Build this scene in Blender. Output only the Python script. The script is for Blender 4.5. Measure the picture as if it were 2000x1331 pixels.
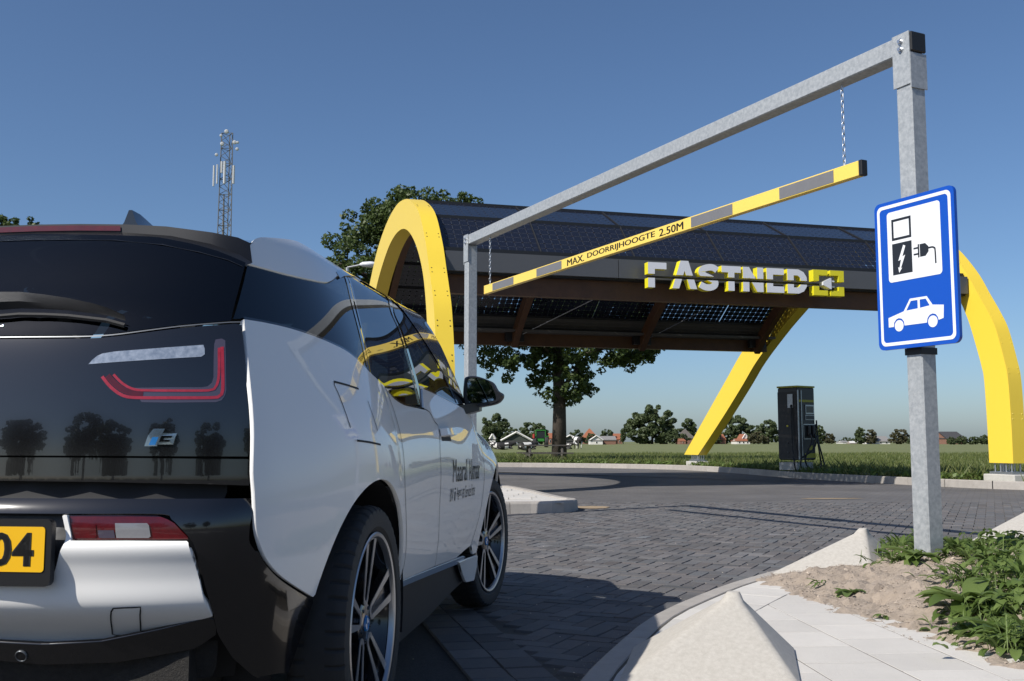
import bpy, bmesh, math, random
import numpy as np
from mathutils import Vector, Matrix
from mathutils.geometry import delaunay_2d_cdt, tessellate_polygon
random.seed(7); RNG = np.random.default_rng(7)
for o in list(bpy.data.objects): bpy.data.objects.remove(o)
S = bpy.context.scene; COL = S.collection
# ------------------------------------------------------------------ camera, sky, sun, exposure
CAM_Z = .89; FPX = 2000.; HORIZON = 863.
PITCH = math.atan((HORIZON - 665.5) / FPX)
cd = bpy.data.cameras.new('camera'); cam = bpy.data.objects.new('camera', cd); COL.objects.link(cam)
cam.location = (0, 0, CAM_Z); cam.rotation_euler = (math.pi/2 + PITCH, 0, 0)
cd.sensor_width = 36; cd.lens = 36; cd.clip_start = .05; cd.clip_end = 6000
S.camera = cam
SUN_AZ, SUN_EL = math.radians(233), math.radians(42)        # where the sun stands: behind and left of the camera
wd = bpy.data.worlds.new('World'); S.world = wd; wd.use_nodes = True
wn = wd.node_tree.nodes; wl = wd.node_tree.links; wn.clear()
sky = wn.new('ShaderNodeTexSky'); sky.sky_type = 'NISHITA'; sky.sun_disc = False
sky.sun_elevation = SUN_EL; sky.sun_rotation = SUN_AZ
sky.air_density = .85; sky.dust_density = .95; sky.ozone_density = 9.0; sky.altitude = 0
bg = wn.new('ShaderNodeBackground'); bg.inputs['Strength'].default_value = .114
wo = wn.new('ShaderNodeOutputWorld'); wb = wn.new('ShaderNodeMix'); wb.data_type = 'RGBA'; wb.blend_type = 'MULTIPLY'; wb.inputs[0].default_value = 1; wb.inputs[7].default_value = (1.10, 1.0, .90, 1)   # the camera's white balance
wl.new(sky.outputs[0], wb.inputs[6]); wl.new(wb.outputs[2], bg.inputs[0]); wl.new(bg.outputs[0], wo.inputs[0])
sd = bpy.data.lights.new('sun', 'SUN'); sd.energy = 4.8; sd.angle = math.radians(.5); sd.color = (1, .955, .88)
sun = bpy.data.objects.new('sun', sd); COL.objects.link(sun)
to_sun = Vector((math.sin(SUN_AZ)*math.cos(SUN_EL), math.cos(SUN_AZ)*math.cos(SUN_EL), math.sin(SUN_EL)))
sun.rotation_euler = to_sun.to_track_quat('Z', 'Y').to_euler(); sun.location = to_sun*50
vs = S.view_settings; vs.view_transform = 'Standard'; vs.look = 'None'; vs.exposure = .1; vs.gamma = 1; vs.use_curve_mapping = False
S.render.engine = 'CYCLES'; S.render.resolution_x = 1024; S.render.resolution_y = 681

# ------------------------------------------------------------------ helpers
_c, _s = math.cos(PITCH), math.sin(PITCH)
def ray(x, y):
    a = x - 1000; b = 665.5 - y
    return np.array([a, FPX*_c - b*_s, FPX*_s + b*_c])
EYE = np.array([0, 0, CAM_Z])
def P(x, y, Y): r = ray(x, y); return EYE + r*Y/r[1]            # photo point at depth Y
def PZ(x, y, z): r = ray(x, y); return EYE + r*(z - CAM_Z)/r[2]  # photo point on the level z

MATS = {}
def nodes(m): return m.node_tree.nodes, m.node_tree.links
def mat(name, col, rough=.5, metal=0, coat=0, var=0, vscale=8, bump=0, bscale=40, col2=None, attr=False, rand=0, spec=.5, coords='Object', detail=6, coatrough=.03):
    """principled material; var blends towards col2 with noise, attr multiplies by the mesh attribute 'tint'"""
    m = bpy.data.materials.new(name); m.use_nodes = True; n, l = nodes(m)
    b = n['Principled BSDF']; c4 = (*col, 1)
    b.inputs['Base Color'].default_value = c4; b.inputs['Roughness'].default_value = rough; b.inputs['Metallic'].default_value = metal
    b.inputs['Coat Weight'].default_value = coat; b.inputs['Coat Roughness'].default_value = coatrough; b.inputs['Specular IOR Level'].default_value = spec
    tc = n.new('ShaderNodeTexCoord'); out = None
    if var or bump:
        pass
    if var:
        nz = n.new('ShaderNodeTexNoise'); nz.inputs['Scale'].default_value = vscale; nz.inputs['Detail'].default_value = detail; nz.inputs['Roughness'].default_value = .65
        l.new(tc.outputs[coords], nz.inputs['Vector'])
        rp = n.new('ShaderNodeMapRange'); rp.inputs[1].default_value = .32; rp.inputs[2].default_value = .68; rp.inputs[3].default_value = 0; rp.inputs[4].default_value = var
        l.new(nz.outputs['Fac'], rp.inputs[0])
        mx = n.new('ShaderNodeMix'); mx.data_type = 'RGBA'; mx.inputs[6].default_value = c4; mx.inputs[7].default_value = (*(col2 or tuple(k*.6 for k in col)), 1)
        l.new(rp.outputs[0], mx.inputs[0]); out = mx.outputs[2]
    if attr:
        at = n.new('ShaderNodeAttribute'); at.attribute_name = 'tint'
        mu = n.new('ShaderNodeMix'); mu.data_type = 'RGBA'; mu.blend_type = 'MULTIPLY'; mu.inputs[0].default_value = 1; mu.inputs[6].default_value = c4
        if out: l.new(out, mu.inputs[6])
        l.new(at.outputs['Color'], mu.inputs[7]); out = mu.outputs[2]
    if rand:
        oi = n.new('ShaderNodeObjectInfo'); hs = n.new('ShaderNodeHueSaturation'); hs.inputs['Color'].default_value = c4
        mr = n.new('ShaderNodeMapRange'); mr.inputs[3].default_value = 1-rand; mr.inputs[4].default_value = 1+rand
        l.new(oi.outputs['Random'], mr.inputs[0]); l.new(mr.outputs[0], hs.inputs['Value'])
        if out: l.new(out, hs.inputs['Color'])
        out = hs.outputs['Color']
    if out: l.new(out, b.inputs['Base Color'])
    if bump:
        nb = n.new('ShaderNodeTexNoise'); nb.inputs['Scale'].default_value = bscale; nb.inputs['Detail'].default_value = 8; nb.inputs['Roughness'].default_value = .7
        l.new(tc.outputs[coords], nb.inputs['Vector'])
        bp = n.new('ShaderNodeBump'); bp.inputs['Strength'].default_value = min(bump, 1); bp.inputs['Distance'].default_value = .01*max(1, bump)
        l.new(nb.outputs['Fac'], bp.inputs['Height']); l.new(bp.outputs[0], b.inputs['Normal'])
    MATS[name] = m; return m
def leafmat(name, col, col2, trans=.35):
    m = bpy.data.materials.new(name); m.use_nodes = True; n, l = nodes(m); n.clear()
    at = n.new('ShaderNodeAttribute'); at.attribute_name = 'tint'
    sp = n.new('ShaderNodeSeparateColor'); l.new(at.outputs['Color'], sp.inputs[0])
    mx = n.new('ShaderNodeMix'); mx.data_type = 'RGBA'; mx.inputs[6].default_value = (*col, 1); mx.inputs[7].default_value = (*col2, 1); l.new(sp.outputs[0], mx.inputs[0])
    pr = n.new('ShaderNodeBsdfPrincipled'); pr.inputs['Roughness'].default_value = .5; pr.inputs['Specular IOR Level'].default_value = .35; l.new(mx.outputs[2], pr.inputs['Base Color'])
    tr = n.new('ShaderNodeBsdfTranslucent'); l.new(mx.outputs[2], tr.inputs['Color'])
    ms = n.new('ShaderNodeMixShader'); ms.inputs[0].default_value = trans; l.new(pr.outputs[0], ms.inputs[1]); l.new(tr.outputs[0], ms.inputs[2])
    o = n.new('ShaderNodeOutputMaterial'); l.new(ms.outputs[0], o.inputs[0]); MATS[name] = m; return m

def make_mesh(name, verts, faces, mats, smooth=False, midx=None, tint=None, normals=None, uv=None):
    me = bpy.data.meshes.new(name)
    me.from_pydata([tuple(map(float, v)) for v in verts], [], [tuple(f) for f in faces])
    for m in (mats if isinstance(mats, (list, tuple)) else [mats]): me.materials.append(MATS[m] if isinstance(m, str) else m)
    if midx is not None: me.polygons.foreach_set('material_index', np.array(midx, dtype=np.int32))
    if smooth: me.polygons.foreach_set('use_smooth', np.ones(len(me.polygons), dtype=bool))
    if tint is not None:
        a = me.color_attributes.new('tint', 'FLOAT_COLOR', 'POINT')
        t = np.ones((len(verts), 4), dtype=np.float32); tt = np.array(tint, dtype=np.float32)
        t[:, :3] = tt if tt.ndim == 2 else tt[:, None]
        a.data.foreach_set('color', t.ravel())
    if uv is not None:
        ul = me.uv_layers.new(name='UVMap'); li = np.zeros(len(me.loops), dtype=np.int32); me.loops.foreach_get('vertex_index', li)
        ul.data.foreach_set('uv', np.array(uv, dtype=np.float32)[li].ravel())
    me.update()
    if normals is not None:
        me.normals_split_custom_set_from_vertices([tuple(map(float, v)) for v in normals])
    return me
def props(o, label=None, cat=None, group=None, kind=None):
    if label: o['label'] = label
    if cat: o['category'] = cat
    if group: o['group'] = group
    if kind: o['kind'] = kind
    return o
def link(name, me, parent=None, **k):
    o = bpy.data.objects.new(name, me); COL.objects.link(o)
    if parent: o.parent = parent
    return props(o, **k)
def thing(name, label, cat, loc=(0, 0, 0), rz=0, group=None):
    o = bpy.data.objects.new(name, None); o.empty_display_size = .2; COL.objects.link(o)
    o.location = tuple(map(float, loc)); o.rotation_euler = (0, 0, rz); return props(o, label, cat, group)
def copy_tree(o, parent=None):
    c = o.copy(); COL.objects.link(c); c.parent = parent
    for ch in list(o.children): copy_tree(ch, c)
    return c

class MB:
    """collects shapes into one mesh; org is subtracted so that parts sit under their thing's origin"""
    def __init__(s, org=(0, 0, 0)): s.v = []; s.f = []; s.mi = []; s.o = np.array(org, float); s.cur = 0
    def add(s, vs_, fs_):
        b = len(s.v); s.v += [np.array(v, float) - s.o for v in vs_]; s.f += [tuple(b+i for i in f) for f in fs_]; s.mi += [s.cur]*len(fs_); return s
    def box(s, c, d, ax=None, bev=0):
        """box centre c, full sizes d, axes ax (3 unit vectors); bev chamfers the vertical-ish edges of the top view"""
        c = np.array(c, float); ax = ax or ((1, 0, 0), (0, 1, 0), (0, 0, 1)); A = [np.array(a, float) for a in ax]
        hx, hy, hz = d[0]/2, d[1]/2, d[2]/2
        if bev <= 0:
            V = [c+A[0]*x*hx+A[1]*y*hy+A[2]*z*hz for z in (-1, 1) for y in (-1, 1) for x in (-1, 1)]
            return s.add(V, [(0, 2, 3, 1), (4, 5, 7, 6), (0, 1, 5, 4), (2, 6, 7, 3), (0, 4, 6, 2), (1, 3, 7, 5)])
        b = bev; L = []
        for (zz, i) in ((-hz, b), (-hz+b, 0), (hz-b, 0), (hz, b)):
            X, Y = hx-i, hy-i; bb = b*.999 if i == 0 else b*.5
            for (x, y) in ((X, -Y+bb), (X, Y-bb), (X-bb, Y), (-X+bb, Y), (-X, Y-bb), (-X, -Y+bb), (-X+bb, -Y), (X-bb, -Y)):
                L.append(c+A[0]*x+A[1]*y+A[2]*zz)
        F = [tuple(range(7, -1, -1)), tuple(range(24, 32))]
        for k in range(3):
            for i in range(8): j = (i+1) % 8; F.append((k*8+i, k*8+j, k*8+8+j, k*8+8+i))
        return s.add(L, F)
    def tube(s, pts, r, n=8, cap=True, closed=False):
        pts = [np.array(p, float) for p in pts]; m = len(pts); rs = r if hasattr(r, '__len__') else [r]*m
        V = []; F = []; up = None
        for i, p in enumerate(pts):
            if closed: d = pts[(i+1) % m]-pts[i-1]
            else: d = pts[min(i+1, m-1)]-pts[max(i-1, 0)]
            d = d/(np.linalg.norm(d)+1e-9)
            if up is None:
                up = np.cross(d, (0, 0, 1)); up = up if np.linalg.norm(up) > .1 else np.cross(d, (1, 0, 0))
            up = up - d*(up@d); up = up/(np.linalg.norm(up)+1e-9); w = np.cross(d, up)
            for k in range(n):
                a = 2*math.pi*k/n; V.append(p+(up*math.cos(a)+w*math.sin(a))*rs[i])
        for i in range(m if closed else m-1):
            j = (i+1) % m
            for k in range(n): k2 = (k+1) % n; F.append((i*n+k, i*n+k2, j*n+k2, j*n+k))
        if cap and not closed: F += [tuple(range(n-1, -1, -1)), tuple((m-1)*n+k for k in range(n))]
        return s.add(V, F)
    def prism(s, poly, org, ax, ay, az, d, holes=()):
        """polygon (2-D) in the plane org+x*ax+y*ay, extruded by d along az"""
        org, ax, ay, az = (np.array(q, float) for q in (org, ax, ay, az)); loops = [list(poly)]+[list(h) for h in holes]
        flat = [p for lo in loops for p in lo]; N = len(flat)
        V = [org+ax*p[0]+ay*p[1] for p in flat]; V += [v+az*d for v in V]
        tri = tessellate_polygon([[Vector((p[0], p[1], 0)) for p in lo] for lo in loops])
        F = []
        for t in tri:
            a, b, c = (flat[i] for i in t)
            if (b[0]-a[0])*(c[1]-a[1])-(b[1]-a[1])*(c[0]-a[0]) < 0: t = t[::-1]
            F.append(tuple(t[::-1])); F.append(tuple(i+N for i in t))
        k = 0
        for li, lo in enumerate(loops):
            ar = sum(lo[i][0]*lo[(i+1) % len(lo)][1]-lo[(i+1) % len(lo)][0]*lo[i][1] for i in range(len(lo)))
            fl = (ar < 0) != (li > 0)
            for i in range(len(lo)):
                a, b = k+i, k+(i+1) % len(lo); q = (a, b, b+N, a+N); F.append(q[::-1] if fl else q)
            k += len(lo)
        if np.dot(np.cross(ax, ay), az)*d < 0: F = [f[::-1] for f in F]
        return s.add(V, F)
    def loft(s, rows, closed=False, cap=False):
        n = len(rows[0]); V = [p for r in rows for p in r]; F = []
        for i in range(len(rows)-1):
            for k in range(n if closed else n-1): k2 = (k+1) % n; F.append((i*n+k, i*n+k2, (i+1)*n+k2, (i+1)*n+k))
        if cap: F += [tuple(range(n-1, -1, -1)), tuple((len(rows)-1)*n+k for k in range(n))]
        return s.add(V, F)
    def lathe(s, prof, c, axis, n=32, closed=False):
        """profile of (radius, along) round an axis"""
        c = np.array(c, float); a = np.array(axis, float); a /= np.linalg.norm(a)
        u = np.cross(a, (0, 0, 1)); u = u if np.linalg.norm(u) > .1 else np.cross(a, (0, 1, 0)); u /= np.linalg.norm(u); w = np.cross(a, u)
        V = [c+a*h+(u*math.cos(2*math.pi*k/n)+w*math.sin(2*math.pi*k/n))*r for r, h in prof for k in range(n)]
        F = [(i*n+k, i*n+(k+1) % n, (i+1)*n+(k+1) % n, (i+1)*n+k) for i in range(len(prof)-1) for k in range(n)]
        return s.add(V, F)
    def build(s, name, m, parent=None, smooth=False, **k):
        me = make_mesh(name, s.v, s.f, m, smooth=smooth, midx=s.mi if isinstance(m, (list, tuple)) else None)
        if smooth == 'auto':
            me.set_sharp_from_angle(angle=math.radians(35))
        return link(name, me, parent, **k)
def rrect(w, h, r, n=6, cx=0, cy=0):
    out = []
    for (sx, sy, a0) in ((1, -1, -90), (1, 1, 0), (-1, 1, 90), (-1, -1, 180)):
        for k in range(n+1):
            a = math.radians(a0+90*k/n); out.append((cx+sx*(w/2-r)+r*math.cos(a), cy+sy*(h/2-r)+r*math.sin(a)))
    return out
def catmull(pts, n=8, closed=False):
    pts = [np.array(p, float) for p in pts]; m = len(pts); out = []
    for i in range(m if closed else m-1):
        if closed: p0, p1, p2, p3 = pts[i-1], pts[i], pts[(i+1) % m], pts[(i+2) % m]
        else: p0, p1, p2, p3 = pts[max(i-1, 0)], pts[i], pts[i+1], pts[min(i+2, m-1)]
        for k in range(n):
            t = k/n; out.append(.5*((2*p1)+(p2-p0)*t+(2*p0-5*p1+4*p2-p3)*t*t+(3*p1-p0-3*p2+p3)*t**3))
    if not closed: out.append(pts[-1])
    return out
def resample(pts, step):
    pts = [np.array(p, float) for p in pts]; d = [0]
    for i in range(1, len(pts)): d.append(d[-1]+np.linalg.norm(pts[i]-pts[i-1]))
    n = max(1, int(round(d[-1]/step))); d = np.array(d); q = np.linspace(0, d[-1], n+1); A = np.array(pts)
    return [np.array([np.interp(x, d, A[:, k]) for k in range(A.shape[1])]) for x in q]
def inside(pt, poly):
    x, y = pt[0], pt[1]; c = False; j = len(poly)-1
    for i in range(len(poly)):
        xi, yi = poly[i][0], poly[i][1]; xj, yj = poly[j][0], poly[j][1]
        if (yi > y) != (yj > y) and x < (xj-xi)*(y-yi)/(yj-yi)+xi: c = not c
        j = i
    return c
def text_mesh(s, size, mats, extrude=.001, offset=0, xscale=1, shear=0):
    cu = bpy.data.curves.new('text', 'FONT'); cu.body = s; cu.size = size; cu.extrude = extrude; cu.offset = offset; cu.align_x = 'LEFT'; cu.shear = shear; cu.resolution_u = 3
    o = bpy.data.objects.new('text', cu); COL.objects.link(o); dg = bpy.context.evaluated_depsgraph_get(); dg.update()
    me = bpy.data.meshes.new_from_object(o.evaluated_get(dg)); bpy.data.objects.remove(o); bpy.data.curves.remove(cu)
    me.materials.clear(); me.materials.append(MATS[mats])
    return me
def fit_text(me, width, height, org, ax, ay, az, bold=0):
    """scale a text mesh to width x height and lay it in the plane org, ax, ay (az towards the reader)"""
    co = np.zeros(len(me.vertices)*3); me.vertices.foreach_get('co', co); co = co.reshape(-1, 3)
    mn, mx = co.min(0), co.max(0); q = (co-mn)/np.maximum(mx-mn, 1e-6)
    org, ax, ay, az = (np.array(k, float) for k in (org, ax, ay, az))
    new = org+q[:, :1]*width*ax+q[:, 1:2]*height*ay+(co[:, 2:3]-mn[2])*az
    me.vertices.foreach_set('co', new.ravel()); me.update()
    if bold:
        b = bmesh.new(); b.from_mesh(me)
        for k in (-1, 1):
            g = bmesh.ops.duplicate(b, geom=b.verts[:]+b.edges[:]+b.faces[:]) if k < 0 else g0
            if k < 0: g0 = g
            vv = [v for v in g['geom'] if isinstance(v, bmesh.types.BMVert)]
            if k < 0: bmesh.ops.translate(b, verts=vv, vec=Vector(ax*bold))
        b.to_mesh(me); b.free()
    return me

# ------------------------------------------------------------------ materials
mat('asphalt', (.045, .043, .042), .9, var=.7, vscale=55, col2=(.085, .08, .078), bump=.8, bscale=160, coords='Object')
mat('brick', (.128, .122, .121), .82, attr=True, var=.5, vscale=30, col2=(.095, .09, .09), bump=.5, bscale=90)
mat('joint', (.075, .068, .06), .95, var=.6, vscale=25, col2=(.14, .125, .10), bump=.5, bscale=120)
mat('kerb', (.40, .37, .335), .85, var=.6, vscale=9, col2=(.29, .265, .24), bump=.35, bscale=110, rand=.08)
mat('tile', (.60, .57, .525), .85, var=.45, vscale=6, col2=(.50, .475, .44), bump=.3, bscale=90, rand=.07)
mat('pyramid', (.52, .49, .44), .9, var=.75, vscale=55, col2=(.40, .37, .325), bump=.25, bscale=260)
mat('foot_concrete', (.55, .53, .49), .85, var=.4, vscale=8, bump=.3, bscale=60)
mat('soil', (.40, .33, .265), .95, var=.8, vscale=9, col2=(.29, .235, .185), bump=1, bscale=55, attr=False)
mat('clod', (.43, .365, .30), .95, var=.5, vscale=20, col2=(.26, .21, .17), attr=True)
mat('galv', (.47, .485, .49), .45, metal=.25, var=.9, vscale=38, col2=(.30, .32, .335), bump=.12, bscale=30, detail=3)
mat('steel', (.55, .57, .6), .35, metal=.9)
mat('black_plastic', (.012, .012, .013), .5)
mat('rubber', (.026, .026, .027), .75, var=.4, vscale=30, col2=(.034, .033, .032), bump=.15, bscale=200)
mat('yellow', (.86, .62, .06), .34, var=.15, vscale=3, col2=(.82, .58, .055))
mat('bar_yellow', (.86, .62, .12), .4, var=.12, vscale=9, col2=(.78, .54, .09))
mat('bar_grey', (.17, .17, .18), .55, var=.2, vscale=8)
mat('print_black', (.012, .012, .012), .5)
mat('sign_blue', (.002, .07, .44), .32, coat=.25, var=.15, vscale=4, col2=(.003, .075, .47))
mat('sign_white', (.78, .79, .80), .35, coat=.2)
mat('sign_black', (.015, .017, .022), .4)
mat('wood', (.105, .045, .018), .55, var=.8, vscale=4, col2=(.06, .026, .011), bump=.15, bscale=30)
mat('grey_plank', (.10, .095, .09), .7, var=.5, vscale=5)
mat('fascia', (.085, .088, .095), .4, var=.2, vscale=2)
mat('gutter', (.012, .013, .015), .5)
mat('letter_white', (.72, .73, .76), .4)
mat('letter_yellow', (.74, .66, .02), .4)
mat('charger_body', (.045, .045, .048), .4, var=.2, vscale=3)
mat('charger_side', (.022, .02, .02), .45)
mat('charger_yellow', (.45, .40, .03), .5)
mat('screen', (.02, .03, .04), .1)
mat('alu', (.42, .43, .45), .35, metal=.8)
mat('bark', (.075, .06, .047), .95, var=.7, vscale=9, col2=(.035, .028, .022), bump=1, bscale=25)
mat('thatch', (.13, .115, .10), .95, var=.6, vscale=2)
mat('roof_red', (.33, .12, .06), .9, var=.5, vscale=1.5)
mat('roof_dark', (.06, .058, .06), .85, var=.4, vscale=1.5)
mat('roof_grey', (.25, .24, .23), .85, var=.4, vscale=1.5)
mat('wall_white', (.66, .64, .60), .85)
mat('wall_brick', (.25, .13, .09), .9, var=.5, vscale=2)
mat('wall_dark', (.045, .055, .045), .9)
mat('window_pane', (.02, .025, .03), .1)
mat('old_wood', (.095, .085, .075), .85, var=.6, vscale=6, col2=(.05, .045, .04))
mat('cow_black', (.02, .018, .017), .7); mat('cow_white', (.7, .68, .64), .8)
mat('tractor_green', (.03, .2, .03), .45); mat('tractor_red', (.45, .05, .04), .5)
mat('mast_steel', (.12, .125, .13), .6); mat('antenna', (.5, .51, .52), .6)
leafmat('leaf', (.05, .078, .022), (.10, .14, .04))
leafmat('leaf_far', (.06, .085, .034), (.105, .135, .055), .25)
leafmat('leaf_olive', (.06, .062, .028), (.11, .10, .05), .2)
leafmat('weed', (.09, .145, .03), (.19, .26, .075), .4)
leafmat('grass', (.10, .14, .032), (.24, .255, .095), .4)
def field_mat():
    m = mat('field', (.125, .148, .044), .95, var=.9, vscale=.35, col2=(.08, .108, .028), bump=1, bscale=14)
    n, l = nodes(m); b = n['Principled BSDF']; tc = n.new('ShaderNodeTexCoord')
    mp = n.new('ShaderNodeMapping'); mp.inputs['Scale'].default_value = (.25, 2.2, 1); l.new(tc.outputs['Object'], mp.inputs[0])
    nz = n.new('ShaderNodeTexNoise'); nz.inputs['Scale'].default_value = .45; nz.inputs['Detail'].default_value = 9; nz.inputs['Roughness'].default_value = .75; l.new(mp.outputs[0], nz.inputs['Vector'])
    rp = n.new('ShaderNodeMapRange'); rp.inputs[1].default_value = .4; rp.inputs[2].default_value = .62; l.new(nz.outputs['Fac'], rp.inputs[0])
    old = b.inputs['Base Color'].links[0].from_socket; mx = n.new('ShaderNodeMix'); mx.data_type = 'RGBA'; mx.inputs[7].default_value = (.19, .19, .075, 1)
    l.new(rp.outputs[0], mx.inputs[0]); l.new(old, mx.inputs[6]); l.new(mx.outputs[2], b.inputs['Base Color'])
field_mat()
def far_brick_mat():
    m = mat('far_brick', (.094, .091, .096), .82, bump=.4, bscale=60); n, l = nodes(m); b = n['Principled BSDF']; tc = n.new('ShaderNodeTexCoord')
    mp = n.new('ShaderNodeMapping'); mp.inputs['Rotation'].default_value = (0, 0, math.radians(25)); l.new(tc.outputs['Object'], mp.inputs[0])
    br = n.new('ShaderNodeTexBrick'); br.inputs['Scale'].default_value = 1; br.inputs['Brick Width'].default_value = .21; br.inputs['Row Height'].default_value = .105; br.inputs['Mortar Size'].default_value = .006
    br.inputs['Color1'].default_value = (.135, .128, .127, 1); br.inputs['Color2'].default_value = (.105, .10, .10, 1); br.inputs['Mortar'].default_value = (.08, .075, .07, 1); l.new(mp.outputs[0], br.inputs['Vector'])
    nz = n.new('ShaderNodeTexNoise'); nz.inputs['Scale'].default_value = .6; nz.inputs['Detail'].default_value = 8; l.new(tc.outputs['Object'], nz.inputs['Vector'])
    rp = n.new('ShaderNodeMapRange'); rp.inputs[1].default_value = .3; rp.inputs[2].default_value = .7; rp.inputs[3].default_value = .8; rp.inputs[4].default_value = 1.25; l.new(nz.outputs['Fac'], rp.inputs[0])
    mu = n.new('ShaderNodeMix'); mu.data_type = 'RGBA'; mu.blend_type = 'MULTIPLY'; mu.inputs[0].default_value = 1; l.new(br.outputs[0], mu.inputs[6]); l.new(rp.outputs[0], mu.inputs[7]); l.new(mu.outputs[2], b.inputs['Base Color'])
far_brick_mat()
def solar_mat(name, cell, line, lw, dot, trans=0):
    """photovoltaic cells with pale grid lines and corner diamonds, laid out in UV metres"""
    m = bpy.data.materials.new(name); m.use_nodes = True; n, l = nodes(m); b = n['Principled BSDF']; b.inputs['Roughness'].default_value = .18; b.inputs['Coat Weight'].default_value = .3
    uv = n.new('ShaderNodeUVMap'); sx = n.new('ShaderNodeSeparateXYZ'); l.new(uv.outputs[0], sx.inputs[0])
    def mt(op, a, bb=None):
        q = n.new('ShaderNodeMath'); q.operation = op
        for i, k in enumerate((a, bb)):
            if k is None: continue
            if isinstance(k, (int, float)): q.inputs[i].default_value = k
            else: l.new(k, q.inputs[i])
        return q.outputs[0]
    fx = mt('ABSOLUTE', mt('SUBTRACT', mt('FRACT', mt('DIVIDE', sx.outputs[0], .16)), .5)); fy = mt('ABSOLUTE', mt('SUBTRACT', mt('FRACT', mt('DIVIDE', sx.outputs[1], .16)), .5))
    ln = mt('GREATER_THAN', mt('MAXIMUM', fx, fy), .5-lw); dm = mt('GREATER_THAN', mt('ADD', fx, fy), 1-dot)
    fac = mt('MAXIMUM', mt('MULTIPLY', ln, .45), dm)
    mx = n.new('ShaderNodeMix'); mx.data_type = 'RGBA'; mx.inputs[6].default_value = (*cell, 1); mx.inputs[7].default_value = (*line, 1); l.new(fac, mx.inputs[0]); l.new(mx.outputs[2], b.inputs['Base Color'])
    if trans:
        tr = n.new('ShaderNodeBsdfTransparent'); tr.inputs['Color'].default_value = (.85, .88, .92, 1); ms = n.new('ShaderNodeMixShader')
        l.new(mt('MULTIPLY', fac, trans), ms.inputs[0]); l.new(b.outputs[0], ms.inputs[1]); l.new(tr.outputs[0], ms.inputs[2]); l.new(ms.outputs[0], n['Material Output'].inputs[0])
    MATS[name] = m
solar_mat('solar', (.010, .012, .021), (.15, .16, .19), .038, .15, .95)
# ================================================================== the ground
def sheet(name, poly, z, m, **k):
    me = make_mesh(name, [(p[0], p[1], z) for p in poly], [tuple(range(len(poly)))], m); return link(name, me, None, kind='structure', **k)
def grid_sheet(name, xs, ys, fz, m, smooth=True, parent=None, **k):
    V = [(x, y, fz(x, y)) for y in ys for x in xs]; n = len(xs)
    F = [(j*n+i, j*n+i+1, (j+1)*n+i+1, (j+1)*n+i) for j in range(len(ys)-1) for i in range(n-1)]
    return link(name, make_mesh(name, V, F, m, smooth=smooth), parent, **k)
sheet('field', [(-3000, -1500), (3000, -1500), (3000, 4500), (-3000, 4500)], -.06, 'field')
# kerb line on the far side of the yard
FARK = resample(catmull([(-26, 41.5), (-9, 38.6), (-.4, 36.6), (3.2, 35), (5.5, 32.6), (6.5, 29), (7.1, 25), (8.1, 22.2), (9.15, 19.75), (11.4, 18.1), (16, 16.6), (24, 15.2)], 10), 1.0)
sheet('road', [(-60, -70), (40, -70), (40, 2.4), (.6, 2.4), (.3, 3.2), (-.02, 3.45), (-8, 37.6), (-60, 44)], -.014, 'asphalt')
LINE = lambda y: -.2-.234*(y-4.15)                       # edge between the asphalt and the brick paving
yard_poly = [(.3, 2.6), (LINE(3.0)+.25, 2.8)]+[(LINE(y), y) for y in (3.4, 6, 10, 16, 24, 36)]+[(LINE(37.2), 39)]+[tuple(p) for p in FARK[18:]]+[(24, 2.6)]
paving = sheet('paving', yard_poly, -.011, 'joint')
far_poly = [(LINE(15.2), 15.2)]+[(LINE(y), y) for y in (20, 28, 36)]+[(LINE(37.2), 39)]+[tuple(p) for p in FARK[18:]]+[(24, 15.2)]
sheet('far_paving', far_poly, -.002, 'far_brick')
# near kerb, footpath and soil bed on the right
NEARK = catmull([(.02, 2.2), (.08, 2.9), (.19, 3.52), (.29, 3.88), (.43, 4.32), (.58, 4.76), (.74, 5.12), (.97, 5.55), (1.17, 5.9), (1.40, 6.25), (1.73, 6.7), (2.15, 7.15), (2.75, 7.62), (3.6, 8.1), (5.0, 8.7), (8, 9.6), (14, 11)], 10)
NEARK = [p*1.0 for p in NEARK]
def offs(line, d):
    out = []
    for i, p in enumerate(line):
        t = line[min(i+1, len(line)-1)]-line[max(i-1, 0)]; t = t/np.linalg.norm(t); out.append(p+np.array([t[1], -t[0]])*d)
    return out
KZ = .085
bed_poly = [tuple(p) for p in NEARK]+[(14, 2.2)]
def kerb_run(root, line, step, width, h, name, z0=-.08, first=0):
    pts = resample(line, step)
    for i in range(first, len(pts)-1):
        sub = [pts[i]+(pts[i+1]-pts[i])*t for t in (0.004, .33, .67, .996)]
        full = resample(line, step/3)
        sub = [np.array(full[min(i*3+k, len(full)-1)]) for k in range(4)]
        e = (sub[1]-sub[0]); sub[0] = sub[0]+e*.012; sub[3] = sub[3]-(sub[3]-sub[2])*.012
        rows = []
        for k, p in enumerate(sub):
            t = sub[min(k+1, 3)]-sub[max(k-1, 0)]; t = t/np.linalg.norm(t); nn = np.array([t[1], -t[0]])
            rows.append([np.array([*(p+nn*w), z]) for w, z in ((0.0, z0), (.012, h-.03), (.022, h-.008), (.035, h), (width-.012, h), (width, h-.012), (width, z0))])
        MB().loft(rows, cap=True).build(name, 'kerb', root)
nk = MB().box((3, 6, -.2), (.1, .1, .02)).build('near_kerb', 'kerb', kind='structure')
kerb_run(nk, NEARK[6:-14], .9, .13, KZ, 'kerb_stone')
fk = MB().box((20, 20, -.2), (.1, .1, .02)).build('far_kerb', 'kerb', kind='structure')
kerb_run(fk, FARK[16:], 1.0, .16, .15, 'kerb_stone')
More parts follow.
